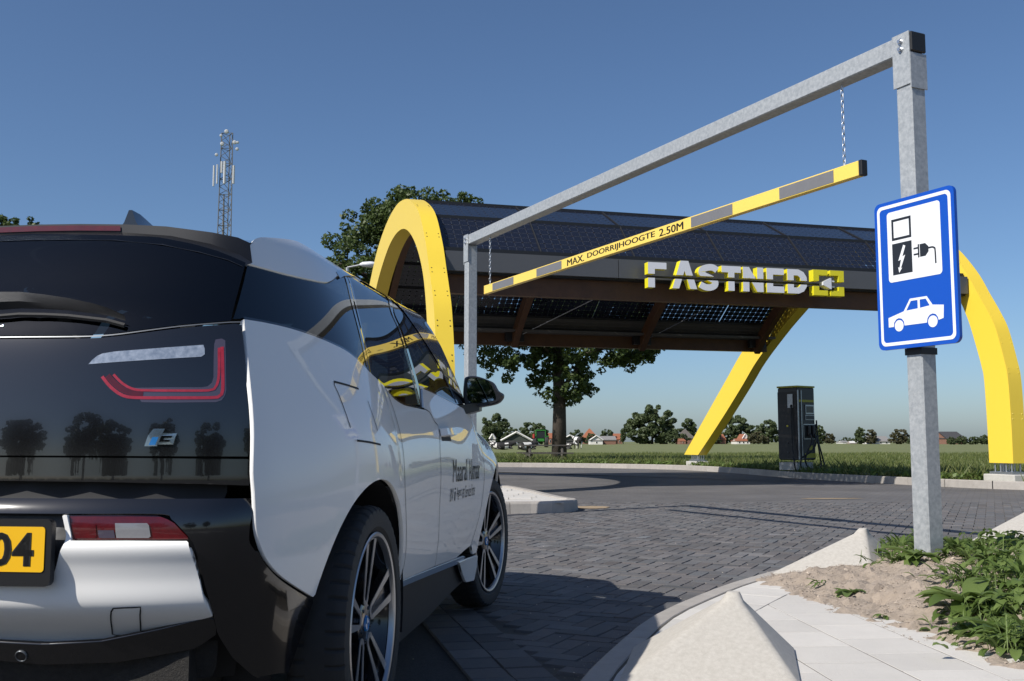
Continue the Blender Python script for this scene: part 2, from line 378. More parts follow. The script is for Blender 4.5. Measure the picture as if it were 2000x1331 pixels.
# bricks in herringbone bond, the nearest ones singly
def brick_geo(cx, cy, ang, L, Wd, z, tx, ty):
    ca, sa = math.cos(ang), math.sin(ang); V = []
    for (i, zz) in ((0, -.011), (.0042, 0)):
        for (x, y) in ((L/2-i, Wd/2-i), (-L/2+i, Wd/2-i), (-L/2+i, -Wd/2+i), (L/2-i, -Wd/2+i)):
            dz = z+x*tx+y*ty if zz == 0 else 0
            V.append((cx+x*ca-y*sa, cy+x*sa+y*ca, zz+dz))
    return V
BF = [(4, 5, 6, 7), (0, 1, 5, 4), (1, 2, 6, 5), (2, 3, 7, 6), (3, 0, 4, 7)]
BW = .105; A0 = math.radians(90-25); GAP = .0032
ca, sa = math.cos(A0), math.sin(A0)
bricks = []
border = .34
for iy in range(-150, 190):
    for ix in range(-40, 190):
        k = (ix-iy) % 4
        if k not in (0, 2): continue
        gx, gy, vert = (ix+1, iy+.5, 0) if k == 0 else (ix+.5, iy, 1)
        x = (gx*ca-gy*sa)*BW; y = (gx*sa+gy*ca)*BW
        if y < 3.0 or y > 15.3 or abs(x) > .54*y+.5 or x > 9: continue
        if x < LINE(y)+border+.03: continue
        if inside((x, y), bed_poly): continue
        bricks.append((x, y, A0+vert*math.pi/2))
# border courses along the asphalt
ea = math.radians(90+13.2)
for row in range(2):
    for j in range(70):
        yy = 3.2+j*.175*(1) ; xx = LINE(yy)+.085+row*.165
        if yy < 15.2: bricks.append((xx, yy, ea+(.0 if row else 0), ))
def bsize(b): return (.21-GAP, BW-GAP)
data = []
for i, b in enumerate(bricks):
    t = random.gauss(1, .13); t = max(.68, min(1.45, t))
    if random.random() < .04: t *= 1.25
    hue = random.gauss(0, .03)
    data.append((b, t*(1+hue), t, t*(1-hue*.6), random.gauss(0, .0013), random.gauss(0, .006), random.gauss(0, .008)))
def blen(b): return (.175-GAP, .165-GAP) if abs(b[2]-ea) < 1e-6 else (.21-GAP, BW-GAP)
def vis(b): return abs(b[0]) < .5*b[1]+.1
order = sorted(range(len(data)), key=lambda i: (0 if vis(bricks[i]) and bricks[i][0] > -.3-.1*(bricks[i][1]-5) else 1, bricks[i][1]))
single = set(order[:300])
VV = []; FF = []; TT = []
for i, (b, r, g, bl, z, tx, ty) in enumerate(data):
    L, Wd = blen(b)
    if i in single:
        V = brick_geo(0, 0, 0, L, Wd, z, tx, ty)
        o = link('brick', make_mesh('brick', V, BF, 'brick', tint=[(r, g, bl)]*8), paving); o.location = (b[0], b[1], 0); o.rotation_euler = (0, 0, b[2])
    else:
        base = len(VV); VV += brick_geo(b[0], b[1], b[2], L, Wd, z, tx, ty); FF += [tuple(base+q for q in f) for f in BF]; TT += [(r, g, bl)]*8
link('herringbone_bricks', make_mesh('herringbone_bricks', VV, FF, 'brick', tint=TT), paving, kind='stuff')
# sand and grit left along the kerb and in patches on the bricks
def blob_patch(cx, cy, rx, ry, z, name, m, parent, rot=0):
    V = [(cx, cy, z)]; n = 22
    for k in range(n):
        a = 2*math.pi*k/n; r = random.uniform(.72, 1.1); x, y = rx*r*math.cos(a), ry*r*math.sin(a)
        V.append((cx+x*math.cos(rot)-y*math.sin(rot), cy+x*math.sin(rot)+y*math.cos(rot), z))
    return link(name, make_mesh(name, V, [(0, 1+k, 1+(k+1) % n) for k in range(n)], m), parent)
mat('sand', (.36, .27, .17), .95, var=.5, vscale=20)
def grit_field(n, fx, size, m, name, parent, col=(.7, 1.5)):
    V = []; F = []; T = []
    for k in range(n):
        x, y, z = fx(); s = random.uniform(*size); b = len(V); t = random.uniform(*col)
        pts = [(1, 0, 0), (0, 1, 0), (-1, 0, 0), (0, -1, 0), (0, 0, 1), (0, 0, -.6)]; r = random.uniform(0, 6.28)
        for p in pts:
            q = [c*s*random.uniform(.7, 1.2) for c in p]; V.append((x+q[0]*math.cos(r)-q[1]*math.sin(r), y+q[0]*math.sin(r)+q[1]*math.cos(r), z+q[2]*.7)); T.append(t)
        F += [tuple(b+i for i in f) for f in ((0, 1, 4), (1, 2, 4), (2, 3, 4), (3, 0, 4), (1, 0, 5), (2, 1, 5), (3, 2, 5), (0, 3, 5))]
    return link(name, make_mesh(name, V, F, m, tint=T), parent, kind='stuff')
def on_kerb_side():
    p = NEARK[random.randrange(14, 130)]; q = NEARK[min(len(NEARK)-1, random.randrange(14, 130)+1)]
    d = abs(random.gauss(0, .05)); return (p[0]-d*.85-.005, p[1]+d*.5, .001)
grit = grit_field(2600, on_kerb_side, (.0012, .0035), 'clod', 'loose_grit', None, (.5, 1.1)); grit['label'] = 'loose grit lying along the foot of the kerb'; grit['category'] = 'grit'
def on_yard():
    y = random.uniform(3.6, 14); return (random.uniform(-.45*y*.3, .45*y), y, .002)
specks = grit_field(170, on_yard, (.002, .006), 'clod', 'scattered_chips', None, (1.0, 2.0)); specks['label'] = 'pale stone chips scattered over the dark brick paving'; specks['category'] = 'grit'
for (x, y, rx, ry, r) in ((1.02, 14.05, .30, .3, .2), (5.0, 16.2, .5, .14, .1), (2.95, 8.6, .25, .16, .2)):
    blob_patch(x, y, rx, ry, .0045, 'sand_patch', 'sand', paving, r)
# footpath tiles: one course that follows the kerb, then a straight bond clipped against it
footpath = sheet('footpath', [tuple(p) for p in offs(NEARK, .10)[14:100]]+[(2.6, 6.4), (2.2, 3.0), (2.0, 2.2)], KZ-.0034, 'joint')
TZ = KZ-.002
def tile(poly, name='paving_tile'):
    if len(poly) < 3: return
    A = sum(poly[i][0]*poly[(i+1) % len(poly)][1]-poly[(i+1) % len(poly)][0]*poly[i][1] for i in range(len(poly)))/2
    if A < 0: poly = poly[::-1]; A = -A
    if A < .004: return
    c = np.mean(np.array(poly), 0); dz = random.uniform(-.0003, .0006); tx, ty = random.gauss(0, .001), random.gauss(0, .001)
    n = len(poly); V = []
    for (sh, z) in ((.0026, TZ-.022), (.0027, TZ-.0012), (.0036, TZ)):
        for p in poly:
            d = c-np.array(p); q = np.array(p)+d/np.linalg.norm(d)*sh*1.3; V.append((q[0], q[1], z+dz+(q[0]-c[0])*tx+(q[1]-c[1])*ty))
    F = [tuple(2*n+i for i in range(n))]
    for k in range(2):
        for i in range(n): j = (i+1) % n; F.append((k*n+i, k*n+j, (k+1)*n+j, (k+1)*n+i))
    link(name, make_mesh(name, V, F, 'tile'), footpath)
k0 = resample(offs(NEARK, .132), .30)
k1 = [None]*len(k0)
dense = offs(NEARK, .132)
for i, p in enumerate(k0):
    t = k0[min(i+1, len(k0)-1)]-k0[max(i-1, 0)]; t = t/np.linalg.norm(t); k1[i] = (p+np.array([t[1], -t[0]])*.30, t)
SOIL_EDGE = catmull([(1.50, 6.42), (1.56, 6.05), (1.61, 5.45), (1.66, 4.82), (1.73, 4.35), (1.84, 3.85), (1.97, 3.2), (2.2, 2.2)], 8)
for i in range(3, len(k0)-1):
    if k0[i][1] > 6.7: break
    tile([tuple(k0[i]), tuple(k0[i+1]), tuple(k1[i+1][0]), tuple(k1[i][0])])
    if i % 1 == 0:
        pass
def clip(poly, p, nrm):
    out = []
    for i in range(len(poly)):
        a, b = np.array(poly[i]), np.array(poly[(i+1) % len(poly)]); da, db = (a-p)@nrm, (b-p)@nrm
        if da >= 0: out.append(tuple(a))
        if da*db < 0: out.append(tuple(a+(b-a)*da/(da-db)))
    return out
tb = math.radians(4); e1 = np.array([math.sin(-tb), math.cos(-tb)]); e2 = np.array([e1[1], -e1[0]])
K1 = np.array([q[0] for q in k1])
for a in range(-3, 9):
    for b in range(-2, 16):
        o_ = np.array([.55, 2.6])+e2*.301*a+e1*(.301*b+.151*(a % 2)); sq = [tuple(o_), tuple(o_+e2*.30), tuple(o_+e2*.30+e1*.30), tuple(o_+e1*.30)]
        c = np.mean(np.array(sq), 0); i = int(np.argmin(((K1-c)**2).sum(1))); t = k1[i][1]
        sq = clip(sq, k1[i][0]+np.array([t[1], -t[0]])*.003, np.array([t[1], -t[0]]))
        if len(sq) < 3: continue
        if c[1] > 6.5 or c[0] > 2.3: continue
        tile(sq)
# soil bed: rises towards the sign post
RP = P(1797, 640, 6.1)          # right post of the height barrier
SE = np.array(SOIL_EDGE)
def soil_z(x, y):
    i = int(np.argmin((SE[:, 0]-x)**2+(SE[:, 1]-y)**2)); d = x-SE[i, 0] if y < 6.3 else .4
    ed = math.hypot(x-SE[i, 0], y-SE[i, 1]); s = ed if x > SE[i, 0] else -ed
    if y > 6.4: s = max(s, .3)
    h = KZ-.006+min(1, max(-.4, s/.5))*.07
    h += .075*math.exp(-((x-RP[0])**2+(y-RP[1])**2)/.9)
    h -= .07*math.exp(-((x-2.0)**2+(y-6.45)**2)/.16)
    h += .022*math.sin(x*9.1+y*3.3)*math.sin(y*7.7-x*2.1)*min(1, max(0, s/.25))
    return h
xs = np.arange(1.35, 7.5, .035); ys = np.arange(2.2, 9.2, .035)
nzx = RNG.normal(0, 1, (len(ys), len(xs)))
sm = nzx.copy()
for _ in range(2): sm = (sm+np.roll(sm, 1, 0)+np.roll(sm, -1, 0)+np.roll(sm, 1, 1)+np.roll(sm, -1, 1))/5*1.6
NKP = np.array(NEARK)
V = []; keep = {}
for j, y in enumerate(ys):
    for i, x in enumerate(xs):
        k = int(np.argmin((NKP[:, 0]-x)**2+(NKP[:, 1]-y)**2)); t = NKP[min(k+1, len(NKP)-1)]-NKP[max(0, k-1)]; t = t/np.linalg.norm(t)
        dk = (x-NKP[k, 0])*t[1]-(y-NKP[k, 1])*t[0]
        if dk < .1: continue
        z = soil_z(x, y)+(.010*sm[j, i]+.004*nzx[j, i])
        if dk < .5 and y > 6.3: z = KZ-.03+(z-KZ+.03)*(dk-.1)/.4
        if x < 1.5 and y < 6.2 and z > TZ-.006 and soil_z(x, y) < TZ-.01: z = TZ-.012
        keep[(j, i)] = len(V); V.append((x, y, z))
F = [(keep[(j, i)], keep[(j, i+1)], keep[(j+1, i+1)], keep[(j+1, i)]) for j in range(len(ys)-1) for i in range(len(xs)-1) if all(q in keep for q in ((j, i), (j, i+1), (j+1, i+1), (j+1, i)))]
soil = link('soil_bed', make_mesh('soil_bed', V, F, 'soil', smooth=False), None, kind='structure')
SV = np.array(V)
def soil_pt(rx=(1.6, 4.5), ry=(3.3, 7.4)):
    while True:
        p = SV[random.randrange(len(SV))]
        if rx[0] < p[0] < rx[1] and ry[0] < p[1] < ry[1] and p[2] > TZ-.004: return p
def clodpos():
    p = soil_pt((1.5, 3.6), (3.0, 7.2)); return (p[0]+random.uniform(-.02, .02), p[1]+random.uniform(-.02, .02), p[2]+.002)
cl = grit_field(15000, clodpos, (.0015, .006), 'clod', 'soil_crumbs', None, (.55, 1.25)); cl['label'] = 'crumbs of dry soil covering the planting bed'; cl['category'] = 'soil'
cl = grit_field(90, clodpos, (.009, .019), 'clod', 'soil_clods', None, (.6, 1.35)); cl['label'] = 'larger clods and pebbles lying on the dry soil'; cl['category'] = 'soil'
# concrete pyramids
def pyramid(base, apex, label, z0, plinth=.012, tilt=0):
    c = np.mean(np.array(base), 0); root_z = z0
    n = 5
    rings = []
    ap = np.array(apex); B = [np.array([*p, z0-.05]) for p in base]; Bp = [np.array([*p, z0+plinth]) for p in base]
    def rounded(corners, r):
        out = []; m = len(corners)
        for i in range(m):
            p, a, b = corners[i], corners[i-1], corners[(i+1) % m]; da = (a-p)/np.linalg.norm(a-p); db = (b-p)/np.linalg.norm(b-p)
            for k in range(n):
                t = k/(n-1); q0 = p+da*r*(1-t); q1 = p+db*r*t; out.append(q0*(1-t)+q1*t)
        return out
    rings.append(rounded(B, .03)); rings.append(rounded(Bp, .03))
    for f in (.02, .35, .7, .86, .90, .92, .928):
        z = z0+plinth+(ap[2]-z0-plinth)*(f if f < .88 else {.90: .955, .92: .99, .928: 1.0}[f]); zz = z if f < .9 else z-.0*(f)
        ring = [np.array([*(q[:2]+(ap[:2]-q[:2])*f), zz]) for q in Bp]
        L = min(np.linalg.norm(ring[0]-ring[1]), np.linalg.norm(ring[1]-ring[2])); rings.append(rounded(ring, min(.03, L*.45)))
    org = (c[0], c[1], z0)
    mb = MB(org); mb.loft(rings, closed=True, cap=True)
    o = mb.build('concrete_pyramid', 'pyramid', smooth='auto', label=label, cat='concrete block', group='concrete pyramids along the kerb'); o.location = org
    return o
a1 = P(1436, 1155, 3.92)
pyramid([(.355, 3.50), (.945, 3.44), (1.10, 4.10), (.48, 4.12)], a1, 'largest concrete pyramid block in front, standing on pale footpath tiles', KZ-.004)
a2 = P(1690, 1032, 6.62)
pyramid([(1.58, 6.33), (2.12, 6.13), (2.55, 6.78), (1.98, 7.02)], a2, 'concrete pyramid block between brick paving and soil left of the sign post', KZ)
a3 = P(2030, 985, 8.35)
pyramid([(3.45, 7.92), (4.15, 7.55), (4.75, 8.35), (4.05, 8.75)], a3, 'concrete pyramid block cut by the right edge, behind the sign post', KZ+.02)
# weeds
def leaf_rows(root, d, L, Wd, droop, n=5):
    """a bent leaf blade as a strip of two columns"""
    d = np.array(d, float); d /= np.linalg.norm(d); side = np.cross(d, (0, 0, 1)); side /= (np.linalg.norm(side)+1e-6); p = np.array(root, float); V = []
    for k in range(n+1):
        t = k/n; w = Wd*math.sin(math.pi*min(.97, .12+.85*t))**.8*(1 if t < .95 else .2)
        up = np.cross(side, d); V += [p-side*w/2+up*w*.18, p, p+side*w/2+up*w*.18]
        d = d+np.array([0, 0, -droop/n]); d /= np.linalg.norm(d); p = p+d*L/n
    F = []
    for k in range(n): b = 3*k; F += [(b, b+1, b+4, b+3), (b+1, b+2, b+5, b+4)]
    return V, F
def weed(name, label, at, n, L, Wd, up=(.3, .9), droop=1.2, m='weed', group=None, stems=0, cat='plant'):
    V = []; F = []; T = []; fol = None
    for k in range(n):
        a = random.uniform(0, 6.28); e = random.uniform(*up); q = random.uniform(.6, 1.1)
        r0 = (random.uniform(-.02, .02), random.uniform(-.02, .02), random.uniform(0, .02)) if not stems else (random.gauss(0, .05), random.gauss(0, .05), random.uniform(0, stems))
        v, f = leaf_rows(r0, (math.cos(a), math.sin(a), e), L*q, Wd*q, droop*random.uniform(.6, 1.2)); b = len(V); V += v; F += [tuple(b+i for i in g) for g in f]; T += [random.random()]*len(v)
    o = link(name, make_mesh(name, V, F, m, tint=T, smooth=True), None, label=label, cat=cat, group=group); o.location = tuple(at); return o
def at_soil(px, py):
    p = PZ(px, py, .16); i = int(np.argmin((SV[:, 0]-p[0])**2+(SV[:, 1]-p[1])**2)); return SV[i]
for (px, py, n, L, w_, lab) in (
    (1665, 1143, 9, .13, .05, 'small rosette weed alone on bare soil right of the front pyramid block'),
    (1610, 1130, 7, .10, .02, 'thin sprig of weed on the soil edge below the second pyramid'),
    (1722, 1176, 6, .06, .02, 'tiny seedling weed in the middle of the bare soil'),
    (1790, 1120, 14, .2, .075, 'broad leaved weed just below the foot of the sign post'),
    (1745, 1093, 12, .2, .05, 'weed growing against the right side of the second pyramid'),
    (1885, 1180, 16, .24, .10, 'large leaved weed at the front of the green patch'),
    (1955, 1215, 16, .24, .10, 'large leaved weed nearest the lower right corner')):
    weed('weed', lab, at_soil(px, py), n, L, w_, group='weeds on the soil bed')
V = []; F = []; T = []
def add_leaf(p, d, L, w_, droop, t):
    v, f = leaf_rows(p, d, L, w_, droop, 4); b = len(V); V.extend(v); F.extend([tuple(b+i for i in g) for g in f]); T.extend([t]*len(v))
clumps = [(1760, 1085, .10), (1800, 1098, .12), (1850, 1085, .14), (1900, 1080, .18), (1950, 1070, .22), (1985, 1085, .24), (1870, 1108, .14), (1920, 1120, .18), (1965, 1135, .22), (1995, 1160, .22), (1900, 1150, .14), (1945, 1165, .18), (1985, 1195, .2), (1770, 1112, .08), (1940, 1205, .13), (1992, 1238, .16), (1815, 1075, .1), (1785, 1072, .1), (1880, 1060, .12), (2030, 1100, .3), (2040, 1180, .3), (2060, 1240, .25), (1910, 1185, .12)]
for (px, py, h) in clumps:
    c = at_soil(px, py); kindb = random.random()
    for k in range(80):
        a = random.uniform(0, 6.28); r = abs(random.gauss(0, .11)); p = (c[0]+r*math.cos(a), c[1]+r*math.sin(a), c[2]+random.uniform(-.01, h*.45)*(1-r*1.5))
        e = random.uniform(.1, 1.3); s = random.uniform(.5, 1.1)
        if kindb < .62: add_leaf(p, (math.cos(a), math.sin(a), e), .055*s+h*.16, .035*s+h*.06, random.uniform(1.0, 2.4), random.random())
        else: add_leaf(p, (math.cos(a)*.8, math.sin(a)*.8, e+.2), .07*s+h*.2, .016+.012*s, random.uniform(.6, 1.8), random.random()*.8)
    for k in range(50):
        a = random.uniform(0, 6.28); r = abs(random.gauss(0, .14)); add_leaf((c[0]+r*math.cos(a), c[1]+r*math.sin(a), c[2]-.01), (random.gauss(0, .4), random.gauss(0, .4), 1), random.uniform(.04, .12)+h*.2, .005, random.uniform(.4, 1.6), .4+.6*random.random())
wg = link('weed_cover', make_mesh('weed_cover', V, F, 'weed', tint=T, smooth=True), None, label='dense green weeds and grass covering the soil right of the post', cat='weeds', kind='stuff')
# kerbed traffic island beyond the front wheel
isl = [(-2.6, 13.2), (.35, 12.95), (.66, 13.05), (.84, 13.35), (.86, 13.75), (.72, 14.1), (-.2, 18.2), (-2.2, 22), (-3.4, 22)]
ilo = [np.array(p, float) for p in catmull(isl, 5, True)]
org = np.array([-.8, 15.5])
island = link('traffic_island', make_mesh('traffic_island', [(p[0]*.985+org[0]*.015, p[1]*.985+org[1]*.015, .125) for p in ilo], [tuple(range(len(ilo)))], 'tile'), None, kind='structure')
rs = resample(ilo+[ilo[0]], .75)
kerb_run(island, [np.array(p) for p in (ilo+[ilo[0]])][::-1], .8, .15, .145, 'kerb_stone')
cutl = [(-2.6, 13.62), (.3, 13.42), (.55, 13.5)]
for a in range(9):
    for b in range(8):
        c = (-1.9+.31*a+.07*b, 13.75+.5*b)
        sq = [(c[0], c[1]), (c[0]+.3, c[1]-.02), (c[0]+.3, c[1]+.47), (c[0], c[1]+.48)]
        if all(inside((org[0]+(q[0]-org[0])*1.14, org[1]+(q[1]-org[1])*1.06), [tuple(p) for p in ilo]) for q in sq):
            MB().add([(q[0], q[1], z) for z in (.126, .137) for q in sq], [(4, 5, 6, 7), (0, 1, 5, 4), (1, 2, 6, 5), (2, 3, 7, 6), (3, 0, 4, 7)]).build('paving_tile', 'tile', island)
# ================================================================== height barrier
Ztop = P(1790, 72, 6.1)[2]
yl = 12.2
for _ in range(30):
    yl += (Ztop - P(919, 461, yl)[2])/.2
LP = P(919, 640, yl)
RPg = np.array([RP[0], RP[1], 0]); LPg = np.array([LP[0], LP[1], 0])
ft = (LPg-RPg)/np.linalg.norm(LPg-RPg); fn = np.array([-ft[1], ft[0], 0])      # ft runs to the far post, fn is the side that carries the sign
if fn[0] > 0: fn = -fn
FL = np.linalg.norm(LPg-RPg); ZU = np.array([0, 0, 1.]); TB = .12
bar_root = thing('height_barrier', 'galvanised steel height barrier frame spanning the entrance', 'height barrier', RPg)
def fp(t, n_, z): return RPg+ft*t+fn*n_+ZU*z
AX = (tuple(ft), tuple(fn), (0, 0, 1))
for t in (0, FL):
    zb = .02
    MB(RPg).box(fp(t, 0, (zb+Ztop-TB-.002)/2), (TB, TB, Ztop-TB-.002-zb), AX, bev=.008).build('post', 'galv', bar_root)
    s = 1 if t == 0 else -1
    pl = MB(RPg).box(fp(t+s*.002, TB/2+.005, Ztop-.16), (TB+.014, .008, .33), AX).build('joint_plate', 'galv', bar_root)
    MB(RPg).box(fp(t-s*(TB/2+.005), 0, Ztop-TB-.12), (.008, TB+.014, .22), AX).build('joint_plate', 'galv', bar_root)
    for dz in (.045, .095):
        MB(RPg).lathe([(0, .016), (.011, .016), (.014, .008), (.014, 0), (.021, 0), (.021, -.004)], fp(t+s*.002, TB/2+.013, Ztop-dz), fn, 8).build('bolt', 'steel', bar_root)
MB(RPg).box(fp(FL/2, 0, Ztop-TB/2), (FL+TB, TB, TB), AX, bev=.008).build('crossbeam', 'galv', bar_root)
for t in (-TB/2-.006, FL+TB/2+.006):
    MB(RPg).box(fp(t, 0, Ztop-TB/2), (.02, TB+.004, TB+.004), AX, bev=.006).build('end_cap', 'black_plastic', bar_root)
def t_at(px_, n_=0.0):
    r = ray(px_, 560); k = r[0]/r[1]; b0 = RPg+fn*n_       # (b0+ft t).x = k (b0+ft t).y
    return (k*b0[1]-b0[0])/(ft[0]-k*ft[1])
BZ = P(1688, 345, (RPg+ft*t_at(1688))[1])[2]; BH = .1; BT = .05
bt = [t_at(q, BT/2) for q in (1684, 1635, 1527, 1434, 1352, 1097, 1048, 1003, 962, 946)]
hb = thing('clearance_bar', 'yellow and grey clearance bar with lettering hanging on chains', 'warning bar', fp(bt[0], 0, BZ))
o_ = fp(bt[0], 0, BZ)
MB(o_).box(fp((bt[0]+bt[-1])/2, 0, BZ+BH/2), (bt[-1]-bt[0], BT, BH), AX, bev=.004).build('bar', 'bar_yellow', hb)
for i in (1, 3, 5, 7):
    for s in (1, -1): MB(o_).box(fp((bt[i]+bt[i+1])/2, s*(BT/2+.0012), BZ+BH/2), (abs(bt[i+1]-bt[i]), .0016, BH-.018), AX).build('grey_band', 'bar_grey', hb)
MB(o_).box(fp(bt[0]-.016, 0, BZ+BH/2), (.03, BT+.003, BH+.003), AX, bev=.004).build('end_cap', 'black_plastic', hb)
MB(o_).box(fp(bt[-1]+.005, 0, BZ+BH/2), (.01, BT+.001, BH+.001), AX).build('end_cap', 'bar_yellow', hb)
t0, t1 = t_at(1108, BT/2), t_at(1336, BT/2)
for s in (1, -1):
    for wd_, xa, xb in (('MAX.', 1108, 1141), ('DOORRIJHOOGTE', 1147.5, 1280), ('2.50M', 1289, 1336)):
        me = text_mesh(wd_, .1, 'print_black', .0004, 0); ta, tb2 = t_at(xa, BT/2), t_at(xb, BT/2)
        if s < 0: ta, tb2 = t0+t1-tb2, t0+t1-ta; ta, tb2 = tb2, ta
        fit_text(me, abs(ta-tb2), BH*.64, fp(ta if s > 0 else t0+t1-t_at(xa, BT/2), s*(BT/2+.0008), BZ+BH*.17)-o_, -ft*s, ZU, fn*s, .006); link('lettering', me, hb)
# chains: torus links turned a quarter against each other
def chain(tq, label):
    top = fp(tq, 0, Ztop-TB); bot = fp(tq, 0, BZ+BH); L = top[2]-bot[2]
    ch = thing('chain', label, 'chain', bot, 0, 'chains of the clearance bar'); n = max(6, int(L/.036)); p = L/n
    ang = math.atan2(ft[1], ft[0])
    for i in range(n):
        c = np.array([0, 0, p*(i+.5)]); a = ang+(i % 2)*math.pi/2; d = np.array([math.cos(a), math.sin(a), 0]); pts = []
        for k in range(14):
            q = 2*math.pi*k/14; pts.append(c+d*.0095*math.cos(q)+ZU*(p*.62)*math.copysign(abs(math.sin(q))**.75, math.sin(q)))
        MB().tube(pts, .0032, 5, closed=True).build('link', 'steel', ch, smooth=True)
    MB().tube([(0, 0, -.012), (0, 0, .02)], .006, 6).build('eye_bolt', 'steel', ch); MB().tube([(0, 0, L-.02), (0, 0, L+.006)], .008, 6).build('eye_bolt', 'steel', ch)
chain(t_at(1657), 'short steel chain beside the near post holding the bar'); chain(t_at(957), 'short steel chain beside the far post holding the bar')
# ------------------------------------------------------------------ blue sign
SWd, SH = .60, .905
sc = RPg+fn*(TB/2+.055); zc = P(1787, 533, sc[1])[2]
k = ray(1787, 533); kk = k[0]/k[1]; sc = sc+ft*((kk*sc[1]-sc[0])/(ft[0]-kk*ft[1])); sc = np.array([sc[0], sc[1], zc])
sgn = thing('charging_sign', 'blue road sign with charging pump and car symbols on the post', 'road sign', sc)
sx_, sy_, sz_ = -ft, ZU, fn                      # as read from the front: right, up, out
def sp(poly, d0, d, m, name, parent, holes=()):
    mb = MB(); mb.prism(poly, sz_*d0, sx_, sy_, sz_, d, holes); return mb.build(name, m, parent, smooth=False)
plate = sp(rrect(SWd, SH, .04, 8), -.02, .02, 'sign_blue', 'panel', sgn)
sp(rrect(SWd-.004, SH-.004, .038, 8), -.024, .0035, 'alu', 'back_plate', sgn)
sp(rrect(SWd-.045, SH-.045, .035, 8), .0002, .0012, 'sign_white', 'border_line', sgn, [rrect(SWd-.085, SH-.085, .024, 8)])
sp(rrect(.40, .43, .022, 8, -.0, .168), .0002, .0012, 'sign_white', 'white_field', sgn)
bx, by = -.09, .0
sp([(-.165, .205), (-.015, .205), (-.015, .335), (-.165, .335)], .0015, .001, 'sign_black', 'pump_symbol', sgn, [[(-.15, .22), (-.03, .22), (-.03, .32), (-.15, .32)]])
sp([(-.165, -.005), (-.015, -.005), (-.015, .185), (-.165, .185)], .0015, .001, 'sign_black', 'pump_symbol', sgn)
sp([(-.078, .168), (-.062, .16), (-.088, .098), (-.066, .106), (-.102, .03), (-.092, .032), (-.116, .004), (-.122, .038), (-.112, .034), (-.098, .082), (-.12, .076)][::-1], .0026, .0008, 'sign_white', 'bolt_symbol', sgn)
plug = [(.045, .075), (.085, .075), (.108, .098), (.108, .128), (.085, .15), (.045, .15)]
sp(plug, .0015, .001, 'sign_black', 'plug_symbol', sgn)
for yy in (.09, .126): sp([(-.002, yy), (.036, yy), (.036, yy+.01), (-.002, yy+.01)], .0015, .001, 'sign_black', 'plug_pin', sgn)
sp([(.03, .073), (.04, .073), (.04, .152), (.03, .152)], .0015, .001, 'sign_black', 'plug_symbol', sgn)
cab = [(.108, .118), (.135, .118), (.148, .112), (.155, .1), (.157, .02)]
cab = catmull(cab, 4); cu, cl_ = offs([np.array(q) for q in cab], .005), offs([np.array(q) for q in cab], -.005)
sp([tuple(q) for q in cu]+[tuple(q) for q in cl_[::-1]], .0015, .001, 'sign_black', 'cable_symbol', sgn)
# car symbol: body with window openings and two wheels
cy = -.262
body = [(-.215, -.055), (-.175, -.055), (-.172, -.03), (-.155, -.012), (-.135, -.006), (-.112, -.012), (-.096, -.03), (-.092, -.055), (.075, -.055), (.08, -.03), (.096, -.012), (.118, -.006), (.14, -.012), (.155, -.03), (.16, -.048), (.195, -.04), (.2, .035), (.12, .045), (.08, .1), (-.045, .1), (-.095, .03), (-.215, .002)]
body = [(x, y+cy) for x, y in body]
w1 = [(-.075, .032), (.012, .036), (.012, .086), (-.038, .086)]; w2 = [(.028, .037), (.1, .043), (.073, .086), (.028, .086)]
sp(body, .0002, .0012, 'sign_white', 'car_symbol', sgn, [[(x, y+cy) for x, y in w1], [(x, y+cy) for x, y in w2]])
for wx in (-.134, .118): sp([(wx+.034*math.cos(a), cy-.052+.034*math.sin(a)) for a in np.linspace(0, 2*math.pi, 24, endpoint=False)], .0002, .0012, 'sign_white', 'wheel_symbol', sgn)
for dz in (.36, -.36): MB().box(-sz_*.035+ZU*dz+sx_*0, (.24, .03, .03), (tuple(sx_), tuple(sz_), (0, 0, 1))).build('clamp', 'alu', sgn)
MB(sc).box(fp(.0, 0, zc-.47), (TB+.008, TB+.008, .04), AX).build('clamp_band', 'gutter', sgn)

# ================================================================== charging station canopy
CA = math.radians(74.5); ca_ = np.array([math.sin(CA), math.cos(CA), 0]); cb_ = np.array([-math.cos(CA), math.sin(CA), 0])
C0 = P(1979, 906, 20.0); C0[2] = 0
def CP(off, s, z): return C0+ca_*off+cb_*s+ZU*z
AO = catmull([(0, .47), (0, 1.2), (.03, 2.1), (.11, 2.5), (.30, 3.13), (.50, 3.5), (.75, 3.88), (1.15, 4.47), (1.85, 5.15), (2.85, 5.6), (3.6, 5.78), (4.5, 5.87), (5.6, 5.81), (6.6, 5.63), (7.5, 5.36), (8.3, 4.98), (9.4, 4.37), (10.77, 3.54), (11.8, 2.78), (13.3, 1.66), (14.9, .46)], 5)
AI = catmull([(.65, .47), (.66, 1.2), (.69, 2.1), (.75, 2.42), (.90, 2.9), (1.08, 3.4), (1.32, 3.85), (1.7, 4.26), (2.25, 4.66), (2.95, 5.0), (3.7, 5.2), (4.55, 5.26), (5.4, 5.19), (6.2, 5.0), (7.0, 4.73), (7.7, 4.4), (8.6, 3.95), (9.9, 3.2), (10.85, 2.5), (12.2, 1.55), (13.85, .46)], 5)
canopy = thing('charging_canopy', 'charging station canopy with yellow arches, timber beams and solar roof', 'canopy', C0)
ARCH_T = .31
